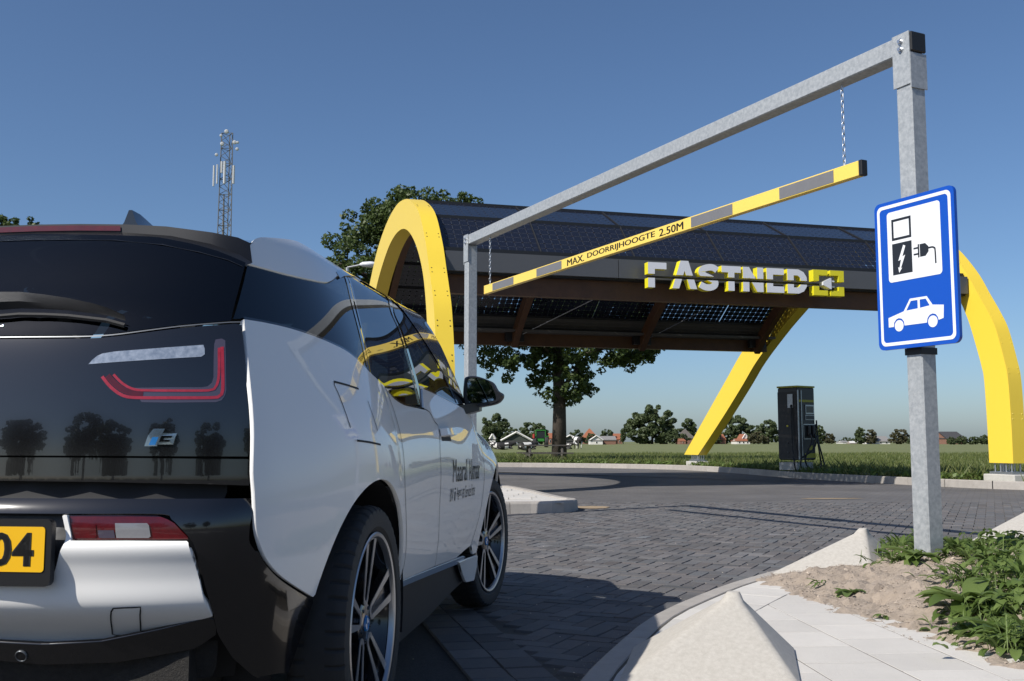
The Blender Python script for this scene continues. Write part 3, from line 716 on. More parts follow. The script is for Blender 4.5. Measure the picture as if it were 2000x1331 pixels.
for off in (-11.38, 0.0):
    mb = MB(C0); rows = []
    for (q, i) in zip(AO, AI): rows.append([CP(off, *q), CP(off, *i), CP(off+ARCH_T, *i), CP(off+ARCH_T, *q)])
    V = []; F = []; n = len(rows)
    for fa, fb in ((0, 1), (1, 2), (2, 3), (3, 0)):
        b = len(V); V += [rows[i][fa] for i in range(n)]+[rows[i][fb] for i in range(n)]
        F += [(b+i, b+n+i, b+n+i+1, b+i+1) for i in range(n-1)]
    mb.add(V, F); mb.add(rows[0], [(0, 3, 2, 1)]); mb.add(rows[-1], [(0, 1, 2, 3)])
    ar = mb.build('arch', 'yellow', canopy, smooth='auto')
    # cladding joints and screws on the outer face
    jm = MB(C0)
    for k in range(6, len(AO)-2, 6):
        q = AO[k]; d = AO[k+1]-AO[k-1]; d = d/np.linalg.norm(d); nn = np.array([-d[1], d[0]])
        if nn[1] < 0 and q[0] < 7: nn = -nn
        if q[0] < 1: nn = np.array([-abs(nn[0]), abs(nn[1])])
        for w_ in (.045, ARCH_T-.045):
            for dd in (-.05, .05):
                c = CP(off+w_, *(q+d*dd)); ax3 = cb_*nn[0]+ZU*nn[1]
                MB(C0).lathe([(0, .006), (.009, .005), (.013, 0)], c, ax3, 6).build('screw', 'gutter' if off < -5 else 'yellow', ar)
    for (s0, s1) in ((.0, .65), (13.85, 14.9)):
        sm_ = (s0+s1)/2 if s0 < 1 else s0+.33
        MB(C0).box(CP(off+ARCH_T/2, sm_, .12), (.46, .85, .26), (tuple(ca_), tuple(cb_), (0, 0, 1)), bev=.012).build('footing', 'foot_concrete', canopy)
        MB(C0).box(CP(off+ARCH_T/2, sm_, .275), (.34, .62, .05), (tuple(ca_), tuple(cb_), (0, 0, 1))).build('base_plate', 'alu', canopy)
        for dx in (-.1, .1):
            for dy in (-.22, -.07, .08, .23): MB(C0).tube([CP(off+ARCH_T/2+dx, sm_+dy, .29), CP(off+ARCH_T/2+dx, sm_+dy, .48)], .016, 6).build('anchor_rod', 'alu', canopy)
AXC = (tuple(ca_), tuple(cb_), (0, 0, 1)); OFF0, OFF1 = -11.04, -.03
def along(s0, s1, z0, z1, m, name, o0=OFF0, o1=OFF1, bev=0):
    return MB(C0).box(CP((o0+o1)/2, (s0+s1)/2, (z0+z1)/2), (o1-o0, s1-s0, z1-z0), AXC, bev).build(name, m, canopy)
along(1.26, 1.44, 3.56, 3.97, 'wood', 'front_beam'); along(9.25, 9.43, 3.42, 3.74, 'wood', 'rear_beam')
ed = [OFF0, -7.75, -4.0, -1.72, OFF1]
for i in range(4): along(.995, 1.10, 3.93, 4.285, 'fascia', 'fascia_panel', ed[i]+.006, ed[i+1]-.006)
along(1.12, 1.30, 4.20, 4.375, 'gutter', 'gutter'); along(8.75, 9.25, 3.74, 3.80, 'grey_plank', 'rear_gutter'); along(1.10, 1.26, 3.9, 3.935, 'gutter', 'soffit_strip')
# solar roof, row by row
RS = [(1.29, 4.39), (2.04, 5.13), (3.05, 5.64), (4.15, 5.86), (5.25, 5.80), (6.3, 5.54), (7.25, 5.13), (8.08, 4.68), (8.86, 4.16)]
seams = [OFF0, -9.17, -7.30, -5.43, -3.57, -1.72, OFF1]
for r in range(len(RS)-1):
    (s0, z0), (s1, z1) = RS[r], RS[r+1]; d = np.array([s1-s0, z1-z0]); L = np.linalg.norm(d); d /= L; nn = np.array([-d[1], d[0]])
    for c in range(6):
        o0, o1 = seams[c]+.012, seams[c+1]-.012; a, b = np.array([s0, z0])+d*.015, np.array([s1, z1])-d*.015; th = .006
        V = [CP(o0, *a), CP(o1, *a), CP(o1, *b), CP(o0, *b)]; V += [CP(o0, *(a-nn*th)), CP(o1, *(a-nn*th)), CP(o1, *(b-nn*th)), CP(o0, *(b-nn*th))]
        w_ = o1-o0; uv = [(.04, .03), (w_+.04, .03), (w_+.04, L), (.04, L)]*2
        me = make_mesh('solar_panel', [v-C0 for v in V], [(0, 1, 2, 3), (7, 6, 5, 4), (1, 0, 4, 5), (2, 1, 5, 6), (3, 2, 6, 7), (0, 3, 7, 4)], 'solar', uv=uv); link('solar_panel', me, canopy)
    if r < 2:
        for c in range(1, 6):
            p, q = CP(seams[c], *(np.array([s0, z0])+nn*.012)), CP(seams[c], *(np.array([s1, z1])+nn*.012)); MB(C0).tube([p, q], .016, 5).build('clamp_rail', 'gutter', canopy)
    MB(C0).box(CP((OFF0+OFF1)/2, s1, z1-.005), (OFF1-OFF0, .05, .07), AXC).build('purlin', 'gutter', canopy)
# grey soffit planks under the last rows
pd = [(8.86, 4.14), (8.94, 4.06), (9.01, 3.98), (9.08, 3.90), (9.15, 3.83), (9.22, 3.76)]
for i in range(5):
    (s0, z0), (s1, z1) = pd[i], pd[i+1]; V = [CP(o, s, z+t) for t in (0, .02) for (s, z) in ((s0+.004, z0-.003), (s1-.004, z1+.003)) for o in (OFF0, OFF1)]
    MB(C0).add(V, [(0, 1, 3, 2), (4, 6, 7, 5), (0, 4, 5, 1), (2, 3, 7, 6), (0, 2, 6, 4), (1, 5, 7, 3)]).build('soffit_plank', 'grey_plank', canopy)
# timber ribs with steel shoes, tie rods and lamps
rib_line = [np.array(q) for q in catmull([(1.46, 3.95), (1.72, 4.45), (2.2, 4.93), (3.1, 5.40), (4.15, 5.66), (5.25, 5.60), (6.3, 5.34), (7.2, 4.93), (8.1, 4.40), (8.8, 3.9), (9.25, 3.52)], 4)]
for off in (-10.95, -7.5, -3.9, -.42):
    rows = []
    for i, q in enumerate(rib_line):
        d = rib_line[min(i+1, len(rib_line)-1)]-rib_line[max(i-1, 0)]; d /= np.linalg.norm(d); nn = np.array([-d[1], d[0]])
        rows.append([CP(off-.08, *(q+nn*.05)), CP(off-.08, *(q-nn*.24)), CP(off+.08, *(q-nn*.24)), CP(off+.08, *(q+nn*.05))])
    MB(C0).loft(rows, closed=True, cap=True).build('rib', 'wood', canopy)
    MB(C0).box(CP(off, 9.1, 3.62), (.5, .14, .22), AXC).build('steel_shoe', 'gutter', canopy)
    for k, (s, z) in enumerate(((2.0, 4.62), (7.3, 4.72))): MB(C0).box(CP(off-.28, s, z), (.26, .12, .12), AXC, bev=.03).build('lamp', 'gutter', canopy)
for (o0, o1) in ((-7.3, -5.6), (-3.7, -2.2)): MB(C0).tube([CP(o0, 9.0, 3.7), CP(o1, 7.6, 4.6)], .012, 5).build('tie_rod', 'alu', canopy)
# brand sign: split letters with a cable running through the gap
lz0 = P(1256, 563, 18.8)[2]; LS = thing('letter_sign', 'three dimensional white and yellow FASTNED letter sign on the canopy fascia', 'letter sign', CP(-7.3, .82, lz0))
lo_ = CP(-7.3, .82, lz0); LH = .47
SHP = dict(F=([(0, 0), (.27, 0), (.27, .74), (.74, .74), (.74, 1), (0, 1)], [], .92), A=([(0, 0), (.27, 0), (.5, .72), (.73, 0), (1, 0), (.66, 1.12), (.34, 1.12)], [], 1.0),
  T=([(.27, 0), (.53, 0), (.53, .74), (.8, .74), (.8, 1), (0, 1), (0, .74), (.27, .74)], [], .84), N=([(0, 0), (.26, 0), (.26, .58), (.6, 0), (.86, 0), (.86, 1), (.6, 1), (.6, .42), (.26, 1), (0, 1)], [], .95),
  E=([(0, 0), (.74, 0), (.74, .26), (.27, .26), (.27, .74), (.74, .74), (.74, 1), (0, 1)], [], .84), D=([(0, 0), (.48, 0), (.7, .1), (.83, .3), (.85, .5), (.83, .7), (.7, .9), (.48, 1), (0, 1)], [[(.27, .25), (.27, .75), (.44, .75), (.55, .66), (.58, .5), (.55, .34), (.44, .25)]], .98))
arc = [(.78, .80), (.62, .90), (.42, .90), (.2, .82), (.15, .68), (.28, .56), (.5, .47), (.68, .36), (.68, .2), (.52, .1), (.3, .1), (.08, .2)]
su, sl = offs([np.array(q) for q in catmull(arc, 5)], .13), offs([np.array(q) for q in catmull(arc, 5)], -.13)
SHP['S'] = ([tuple(q) for q in su]+[tuple(q) for q in sl[::-1]], [], .92)
def split_letter(poly, holes, x0, sc_, m, parent, name, cut=True, depth=.16, y0=0):
    mb = MB(); mb.prism([(x0+p[0]*sc_, y0+p[1]*LH) for p in poly], (0, 0, 0), ca_, ZU, -cb_, depth, [[(x0+p[0]*sc_, y0+p[1]*LH) for p in h] for h in holes])
    for (zlo, zhi) in (((-1, .38*LH), (.54*LH, 9)) if cut else ((-9, 9),)):
        bm = bmesh.new(); vs_ = [bm.verts.new(v) for v in mb.v]
        for f in mb.f:
            try: bm.faces.new([vs_[i] for i in f])
            except ValueError: pass
        for (z, nz) in ((zlo, 1), (zhi, -1)):
            bmesh.ops.bisect_plane(bm, geom=bm.verts[:]+bm.edges[:]+bm.faces[:], plane_co=(0, 0, z), plane_no=(0, 0, nz), clear_inner=True, dist=1e-5)
            be = [e for e in bm.edges if e.is_boundary]
            if be: bmesh.ops.holes_fill(bm, edges=be, sides=0)
        bmesh.ops.recalc_face_normals(bm, faces=bm.faces[:])
        me = bpy.data.meshes.new(name); bm.to_mesh(me); bm.free()
        for q in m: me.materials.append(MATS[q])
        for p in me.polygons: p.material_index = 0 if Vector(p.normal).dot(Vector(-cb_)) > .7 else 1
        link(name, me, parent)
x = 0
for ch in 'FASTNED':
    poly, holes, adv = SHP[ch]; split_letter(poly, holes, x, .5, ('letter_white', 'letter_yellow'), LS, 'letter'); x += adv*.5+.025
x += .05; BRk = 1.02
for pts in ([(0, .56), (0, 1), (.62, 1), (.62, .8), (.24, .8), (.24, .56)], [(0, .36), (0, 0), (.62, 0), (.62, .2), (.24, .2), (.24, .36)], [(.74, .8), (.74, 1), (1.34, 1), (1.34, .56), (1.1, .56), (1.1, .8)], [(.74, .2), (.74, 0), (1.34, 0), (1.34, .36), (1.1, .36), (1.1, .2)]):
    split_letter([(a, b*1.06-.03) for a, b in pts], [], x, .5, ('letter_yellow', 'letter_yellow'), LS, 'bracket', cut=False)
split_letter([(.40, .40), (.40, .53), (.72, .70), (.76, .70), (.76, .24), (.72, .24)], [], x, .5, ('letter_white', 'letter_white'), LS, 'plug', cut=False, depth=.18)
for yy in (.33, .56): split_letter([(.77, yy), (.97, yy), (.97, yy+.06), (.77, yy+.06)], [], x, .5, ('letter_white', 'letter_white'), LS, 'plug_pin', cut=False, depth=.12)
MB(lo_).tube([lo_+ca_*.02-cb_*.03+ZU*LH*.465, lo_+ca_*(x+.2)-cb_*.03+ZU*LH*.465], .02, 6).build('cable', 'gutter', LS)
# ================================================================== charging post
ch_at = np.array([7.52, 27.15, .15]); cr = math.radians(-36)
chg = thing('charging_post', 'dark charging post with hanging cables on the kerb under the canopy', 'charging post', ch_at, 0)
fx = np.array([math.cos(cr), math.sin(cr), 0]); fx = np.array([.80, -.0, 0]); 
th = math.radians(38); cf = np.array([math.sin(th)*.9, -math.cos(th), 0]); cf /= np.linalg.norm(cf); cx_ = np.array([-cf[1], cf[0], 0])   # cf: front normal, cx_: to the right as seen from the front
AXH = (tuple(cx_), tuple(-cf), (0, 0, 1)); CW, CD, CH = .70, .66, 2.02
def cbx(x, y, z, dx, dy, dz, m, name, par=None, bev=0): return MB().box(cx_*x-cf*y+ZU*z, (dx, dy, dz), AXH, bev).build(name, m, par or chg)
cbx(0, .05, .1, CW*.9, CD*.9, .2, 'foot_concrete', 'plinth'); cbx(0, .0, .2+CH/2, CW, CD, CH-.12, 'charger_body', 'cabinet', bev=.03)
cbx(-CW/2-.006, 0, .2+CH/2-.03, .012, CD*.94, CH-.3, 'charger_side', 'side_panel')
cbx(0, 0, .2+CH-.045, CW+.01, CD+.01, .045, 'charger_yellow', 'top_trim'); cbx(0, -CD/2-.008, 1.80, CW*.86, .012, .06, 'charger_yellow', 'yellow_stripe')
for xx in (-CW/2+.015, -CW/2+.14): cbx(xx, -CD/2-.01, .2+CH/2-.03, .03, .02, CH-.22, 'alu', 'corner_strip')
s_ = cbx(.12, -CD/2-.012, 1.58, .34, .018, .24, 'alu', 'display_frame'); cbx(.12, -CD/2-.024, 1.58, .27, .008, .17, 'screen', 'display', s_)
cbx(.12, -CD/2-.012, 1.37, .36, .016, .13, 'alu', 'card_reader'); cbx(.12, -CD/2-.022, 1.37, .32, .006, .1, 'charger_body', 'reader_face')
cbx(.1, -CD/2-.01, 1.0, .5, .02, .4, 'alu', 'socket_frame'); cbx(.1, -CD/2-.022, 1.0, .45, .012, .35, 'black_plastic', 'socket_bay'); cbx(.02, -CD/2-.05, 1.02, .1, .08, .28, 'charger_side', 'plug_holder', bev=.02); cbx(.2, -CD/2-.05, 1.02, .1, .08, .3, 'charger_side', 'plug_holder', bev=.02)
cbx(.1, -CD/2-.008, .38, .42, .008, .12, 'charger_yellow', 'warning_label'); cbx(.14, -CD/2-.008, .58, .13, .008, .12, 'charger_yellow', 'warning_label')
cbx(-CW/2-.02, -.12, 1.8, .03, .17, .36, 'alu', 'side_holder')
for zz in (1.15, .7, .45): MB().lathe([(0, .012), (.025, .01), (.028, 0)], -cx_*(CW/2+.012)+ZU*zz+cf*0, -cx_, 10).build('side_knob', 'charger_yellow' if zz > 1 else 'charger_body', chg)
def hang(pts): MB().tube([cx_*x+cf*y+ZU*z for x, y, z in catmull(pts, 7)], .021, 7).build('cable', 'black_plastic', chg, smooth=True)
hang([(.02, .42, .95), (-.02, .5, .75), (-.22, .52, .5), (-.3, .5, .25), (-.15, .5, .06), (.2, .5, .02), (.42, .42, .12), (.36, .42, .5), (.3, .4, .9)])
hang([(.2, .42, .95), (.14, .5, .7), (-.1, .55, .5), (-.45, .5, .3), (-.42, .5, .05), (0, .55, -.03), (.45, .5, .02), (.5, .42, .3), (.38, .38, .8), (.36, .36, 1.3)])
hang([(-.40, .16, 1.7), (-.42, .18, 1.2), (-.44, .2, .7), (-.5, .3, .25), (-.56, .42, .0), (-.45, .55, -.06), (-.2, .55, .0)])
# manhole cover and rain pipe by the right leg
cv = PZ(1730, 926, .16); MB((cv[0], cv[1], .155)).box((cv[0], cv[1], .16), (.95, .8, .015)).build('access_cover', 'alu', label='flat metal access cover on the shaded kerb beside the charging post', cat='cover').location = (cv[0], cv[1], .155)
pp = CP(.45, .75, 0); MB(pp).tube([pp+ZU*.1, pp+ZU*.1+np.array([-.02, 0, .42])], .06, 10).build('rain_pipe', 'alu', canopy).location = tuple(pp-C0)
# ================================================================== vegetation and the far side of the field
def leaf_cloud(centers, radii, n, size, flat=.75, shell=.5, seed=0):
    """leaf-sized quads in clumps; centers (m,3), radii (m,)"""
    g = np.random.default_rng(seed); m = len(centers); w = radii**2; k = g.choice(m, n, p=w/w.sum())
    d = g.normal(size=(n, 3)); d /= np.linalg.norm(d, axis=1)[:, None]
    r = (shell+(1-shell)*g.random(n))**.6*radii[k]; c = centers[k]+d*r[:, None]*np.array([1, 1, flat])
    nrm = d*.6+g.normal(size=(n, 3))*.55+np.array([0, 0, .35]); nrm /= np.linalg.norm(nrm, axis=1)[:, None]
    t = np.cross(nrm, g.normal(size=(n, 3))); t /= np.linalg.norm(t, axis=1)[:, None]; b = np.cross(nrm, t); s = (size*g.uniform(.6, 1.35, n))[:, None]
    V = np.empty((n, 4, 3)); V[:, 0] = c-t*s; V[:, 1] = c+b*s*.55; V[:, 2] = c+t*s; V[:, 3] = c-b*s*.55
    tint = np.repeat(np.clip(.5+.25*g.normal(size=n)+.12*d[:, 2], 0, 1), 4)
    return V.reshape(-1, 3), tint
def quick_mesh(name, V, m, tint):
    me = bpy.data.meshes.new(name); n = len(V)//4
    me.vertices.add(len(V)); me.vertices.foreach_set('co', V.astype(np.float32).ravel()); me.loops.add(n*4); me.loops.foreach_set('vertex_index', np.arange(n*4, dtype=np.int32))
    me.polygons.add(n); me.polygons.foreach_set('loop_start', np.arange(0, n*4, 4, dtype=np.int32)); me.materials.append(MATS[m])
    a = me.color_attributes.new('tint', 'FLOAT_COLOR', 'POINT'); t = np.ones((len(V), 4), np.float32); t[:, :3] = tint[:, None]; a.data.foreach_set('color', t.ravel()); me.update(); me.validate(); return me
def tree(name, label, base, h, crown, n, size, m='leaf', trunk_r=.3, group=None, seed=1, clumps=60, clump_r=.22, limbs=7, trunk_h=None, cat='tree'):
    """crown = list of (dx, dz, rx, rz) lobes in metres relative to the base; leaf clumps are strewn over the lobes"""
    g = np.random.default_rng(seed); root = thing(name, label, cat, base, 0, group); cs = []; rr = []
    for (dx, dz, rx, rz) in crown:
        k = max(6, int(clumps/len(crown))); d = g.normal(size=(k, 3)); d /= np.linalg.norm(d, axis=1)[:, None]; q = g.uniform(.35, 1, k)**.5
        cs.append(np.c_[dx+d[:, 0]*rx*q, d[:, 1]*rx*q, dz+d[:, 2]*rz*q]); rr.append(g.uniform(.6, 1.35, k)*clump_r*min(rx, rz))
    cs = np.concatenate(cs); rr = np.concatenate(rr); V, t = leaf_cloud(cs, rr, n, size, seed=seed)
    link('crown', quick_mesh('crown', V, m, t), root)
    th_ = trunk_h or h*.5; mb = MB(); mb.tube([(0, 0, -.1), (0.03*h*.1, 0, th_*.4), (-.02*h*.1, 0, th_*.75), (0, 0, th_)], [trunk_r*1.25, trunk_r, trunk_r*.85, trunk_r*.5], 9); mb.build('trunk', 'bark', root, smooth=True)
    far = np.argsort(-cs[:, 2])[g.permutation(len(cs))[:limbs]] if limbs else []
    for i in far:
        e = cs[i]; z0 = th_*g.uniform(.45, .95); mid = np.array([e[0]*.45, e[1]*.45, z0+(e[2]-z0)*.62]); MB().tube([(0, 0, z0), mid, e], [trunk_r*.42, trunk_r*.25, trunk_r*.08], 6).build('limb', 'bark', root, smooth=True)
    return root
# the two big trees behind the canopy
tb_ = P(1092, 888, 48); tb_[2] = 0
tree('roadside_tree', 'large leafy tree with dark trunk behind the canopy, right of the barrier post', tb_, 11, [(-.9, 7.8, 4.9, 3.6), (1.6, 6.0, 3.3, 2.2), (-2.4, 5.4, 2.3, 1.6), (.3, 3.7, 1.7, 1.3), (3.6, 5.6, 1.6, 1.1)], 46000, .10, 'leaf', .30, seed=3, clumps=520, clump_r=.17, limbs=12, trunk_h=6.5)
t2 = P(770, 880, 46); t2[2] = 0
tree('tall_roadside_tree', 'tall leafy tree rising behind the left yellow arch', t2, 15, [(-.6, 8.7, 2.7, 3.2), (.9, 10.1, 2.3, 2.4), (2.7, 10.4, 1.6, 1.9), (-1.6, 6.9, 1.8, 2.3), (.6, 7.0, 2.6, 2.2)], 46000, .095, 'leaf', .4, seed=8, clumps=460, clump_r=.18, limbs=10, trunk_h=8)
t3 = P(18, 880, 60); t3[2] = 0
tree('distant_tree_top', 'leafy tree top just showing above the car roof at far left', t3, 14, [(-.9, 12.7, 1.2, 1.6), (.85, 13.0, .6, 1.2), (0, 10, 2.6, 2)], 14000, .13, 'leaf', .22, seed=11, clumps=220, clump_r=.22, limbs=6, trunk_h=9)
# far trees and bushes: (photo x0, x1, y top, y base, depth, label, material)
FART = [(941, 992, 803, 862, 260, 'rounded dark tree above the barns left of the tractor', 'leaf_far'), (984, 1012, 832, 864, 250, 'small bright bush beside the rounded dark tree', 'leaf_far'), (1012, 1070, 822, 862, 300, 'wide low tree behind the green tractor', 'leaf_far'),
 (1112, 1140, 840, 866, 400, 'small bush by the pyramid roofed farmhouse', 'leaf_far'), (1172, 1200, 838, 866, 430, 'pair of thin bushes between farmhouse and big tree', 'leaf_far'), (1212, 1222, 836, 867, 400, 'narrow conifer left of the big round tree', 'leaf_far'),
 (1226, 1322, 787, 867, 400, 'big round tree standing alone on the horizon', 'leaf_far'), (1300, 1345, 838, 868, 380, 'lower bush at the right foot of the big round tree', 'leaf_far'), (1328, 1362, 818, 866, 440, 'dark tree behind the thatched farm and yellow leg', 'leaf_far'),
 (1405, 1478, 814, 868, 420, 'broad dark tree right of the slanting yellow leg', 'leaf_far'), (1476, 1526, 818, 868, 400, 'round tree touching the charging post on its left', 'leaf_far'), (1462, 1500, 842, 869, 380, 'pale shrub in front of the round tree', 'leaf_olive'),
 (1590, 1612, 830, 868, 400, 'dark tree peeping out right of the charging post', 'leaf_far'), (1606, 1632, 846, 868, 400, 'small reddish tree right of the charging post', 'leaf_olive'), (1640, 1672, 854, 868, 520, 'low far bush line between the reddish and tall trees', 'leaf_far'),
 (1670, 1690, 834, 868, 400, 'slim loose tree left of the grey roofed house', 'leaf_far'), (1690, 1712, 838, 868, 400, 'second loose tree by the grey roofed house', 'leaf_olive'), (1738, 1778, 838, 869, 380, 'dome shaped tree just left of the sign post', 'leaf_olive'), (1772, 1792, 852, 869, 360, 'small green bush touching the sign post', 'leaf_far'),
 (1850, 1868, 854, 871, 330, 'small garden tree in front of the dark barn', 'leaf_far'), (1868, 1890, 852, 871, 340, 'round garden tree in the middle of the barn yard', 'leaf_far'), (1892, 1918, 852, 871, 340, 'round garden tree right of the dark barn', 'leaf_far'), (1914, 1932, 850, 871, 340, 'bushy tree beside the right yellow leg', 'leaf_far'), (1378, 1410, 838, 867, 400, 'bush seen behind the slanting yellow leg', 'leaf_far'), (1140, 1165, 846, 866, 400, 'low bush in front of the red roofed farmhouse', 'leaf_far')]
for i, (x0, x1, y0, y1, D, lab, m_) in enumerate(FART):
    b = P((x0+x1)/2, y1, D); tp = P((x0+x1)/2, y0, D); wdt = (x1-x0)/2000*D*1.02; h = tp[2]-0; b[2] = 0
    n = 3200 if (x1-x0) > 60 else 1500 if (x1-x0) > 30 else 800
    con = x1-x0 < 12
    crown = [(0, h*.55, wdt*.5, h*.42)] if con else [(0, h*.6, wdt*.44, h*.38), (-wdt*.2, h*.36, wdt*.33, h*.34), (wdt*.22, h*.34, wdt*.31, h*.34), (0, h*.22, wdt*.42, h*.22)]
    tree('far_tree', lab, b, h, crown, n*5, h*.026+.13, m_, h*.025, seed=40+i, clumps=140, clump_r=.24, limbs=0, trunk_h=h*.5, group='trees along the horizon')
# grass along the kerb and over the near field
def blades(n, fx, hmin, hmax, wd_, seed):
    g = np.random.default_rng(seed); xy = fx(g, n); n = len(xy); a = g.uniform(0, 2*math.pi, n); h = g.uniform(hmin, hmax, n)*xy[:, 2] if xy.shape[1] > 2 else g.uniform(hmin, hmax, n); lean = g.normal(0, .35, (n, 2))*h[:, None]
    V = np.empty((n, 4, 3)); dx, dy = np.cos(a)*wd_/2, np.sin(a)*wd_/2
    V[:, 0] = np.c_[xy[:, 0]-dx, xy[:, 1]-dy, np.full(n, -.02)]; V[:, 1] = np.c_[xy[:, 0]+dx, xy[:, 1]+dy, np.full(n, -.02)]
    V[:, 2] = np.c_[xy[:, 0]+dx*.5+lean[:, 0]*.5, xy[:, 1]+dy*.5+lean[:, 1]*.5, h*.6]; V[:, 3] = np.c_[xy[:, 0]+lean[:, 0], xy[:, 1]+lean[:, 1], h]
    return V.reshape(-1, 3), np.repeat(np.clip(g.normal(.45, .3, n), 0, 1), 4)
FK = np.array(FARK)
def beyond(xy):
    x = np.interp(xy[:, 1], FK[::-1, 1], FK[::-1, 0]); ok = xy[:, 0] > x+.2; ok |= xy[:, 1] > 37.2
    far = (np.interp(xy[:, 0], FK[:, 0], FK[:, 1]) < xy[:, 1]-.22); return ok & far & (np.abs(xy[:, 0]/xy[:, 1]) < .56)
def near_strip(g, n):
    k = g.integers(16, len(FK)-1, n); p = FK[k]+(FK[k+1]-FK[k])*g.random(n)[:, None]; t = FK[k+1]-FK[k]; t /= np.linalg.norm(t, axis=1)[:, None]; d = .2+np.abs(g.normal(0, .9, n))
    q = p+np.c_[-t[:, 1], t[:, 0]]*d[:, None]; bare = np.hypot(q[:, 0]-7.52, q[:, 1]-27.15) < 1.15
    for fo in (CP(.15, .33, 0), CP(.15, 14.2, 0), CP(-11.2, 14.2, 0)): bare |= np.hypot(q[:, 0]-fo[0], q[:, 1]-fo[1]) < .85
    q = q[~bare]; d = d[~bare]; tall = .55+.5*np.sin(q[:, 0]*2.3+q[:, 1]*1.7)**2+.35*(d > .8); return np.c_[q, tall][beyond(q)]
def mid_field(g, n):
    y = 20+55*g.random(n)**1.5; x = g.uniform(-.1, .54, n)*y; q = np.c_[x, y]; tall = .7+.3*np.sin(x*.8)*np.sin(y*.55); bare = np.hypot(q[:, 0]-7.52, q[:, 1]-27.15) < 1.1
    for fo in (CP(.15, .33, 0), CP(.15, 14.2, 0), CP(-11.2, 14.2, 0)): bare |= np.hypot(q[:, 0]-fo[0], q[:, 1]-fo[1]) < .85
    return np.c_[q, tall][beyond(q) & ~bare]
V1, T1 = blades(34000, near_strip, .07, .36, .022, 5); V2, T2 = blades(110000, mid_field, .10, .28, .04, 6)
link('verge_grass', quick_mesh('verge_grass', V1, 'grass', T1), None, label='rough green grass verge along the far kerb', cat='grass', kind='stuff')
link('meadow_grass', quick_mesh('meadow_grass', V2, 'grass', T2), None, label='green meadow grass of the field behind the station', cat='grass', kind='stuff')
# leafy weeds mixed into the verge
g_ = np.random.default_rng(21); q = near_strip(g_, 900); cc = np.c_[q[:, 0], q[:, 1], np.full(len(q), .14)]; Vw, Tw = leaf_cloud(cc, np.full(len(cc), .17), 14000, .055, seed=4)
link('verge_weeds', quick_mesh('verge_weeds', Vw, 'weed', Tw), None, label='leafy weeds growing through the verge by the kerb', cat='weeds', kind='stuff')
# picnic table on the verge
pt = P(1064, 896, 41); pt[2] = -.02; pic = thing('picnic_table', 'weathered picnic table with benches on the grass by the tree', 'picnic table', pt, math.radians(8))
for y in (-.27, -.09, .09, .27): MB().box((0, y, .76), (2.0, .165, .05)).build('table_board', 'old_wood', pic)
for y in (-.75, .75): MB().box((0, y, .46), (2.0, .26, .05)).build('bench_board', 'old_wood', pic)
for x in (-.65, .65):
    for s in (-1, 1): MB().tube([(x, s*.62, 0), (x, s*.2, .74)], .055, 6).build('leg', 'old_wood', pic)
    MB().box((x, 0, .41), (.07, 1.6, .1)).build('crosspiece', 'old_wood', pic)
# tractor far off in the field
tr = P(1056, 862, 165); tr[2] = 0; tc_ = thing('tractor', 'green tractor with glazed cab seen from behind in the field', 'tractor', tr)
def tw(x, y, r, w_):
    o = MB().lathe([(r*.5, -w_/2), (r*.92, -w_/2), (r, -w_*.3), (r, w_*.3), (r*.92, w_/2), (r*.5, w_/2)], (x, y, r), (1, 0, 0), 20).build('tyre', 'rubber', tc_); MB().lathe([(0, .02), (r*.3, .06), (r*.5, 0)], (x, y, r), (-1 if x < 0 else 1, 0, 0), 14).build('rim', 'bar_yellow', o)
for x in (-.95, .95): tw(x, 0, .9, .55); tw(x*.9, 2.4, .6, .4)
MB().box((0, 1.7, 1.25), (.85, 2.2, .8), bev=.12).build('bonnet', 'tractor_green', tc_); MB().box((0, .2, 1.2), (1.25, 1.3, .6), bev=.08).build('chassis', 'tractor_green', tc_)
MB().box((0, .15, 2.05), (1.45, 1.35, 1.15)).build('cab_glass', 'window_pane', tc_); MB().box((0, .15, 2.68), (1.75, 1.6, .14), bev=.05).build('cab_roof', 'tractor_green', tc_)
for x in (-.74, .74):
    for y in (-.54, .84): MB().tube([(x, y, 1.4), (x, y, 2.65)], .06, 5).build('cab_pillar', 'tractor_green', tc_)
    MB().box((x*1.5, 0, 1.72), (.5, 1.3, .12), bev=.04).build('mudguard', 'tractor_green', tc_)
MB().box((-1.15, -.75, 1.75), (.3, .15, .7), bev=.04).build('red_toolbox', 'tractor_red', tc_)
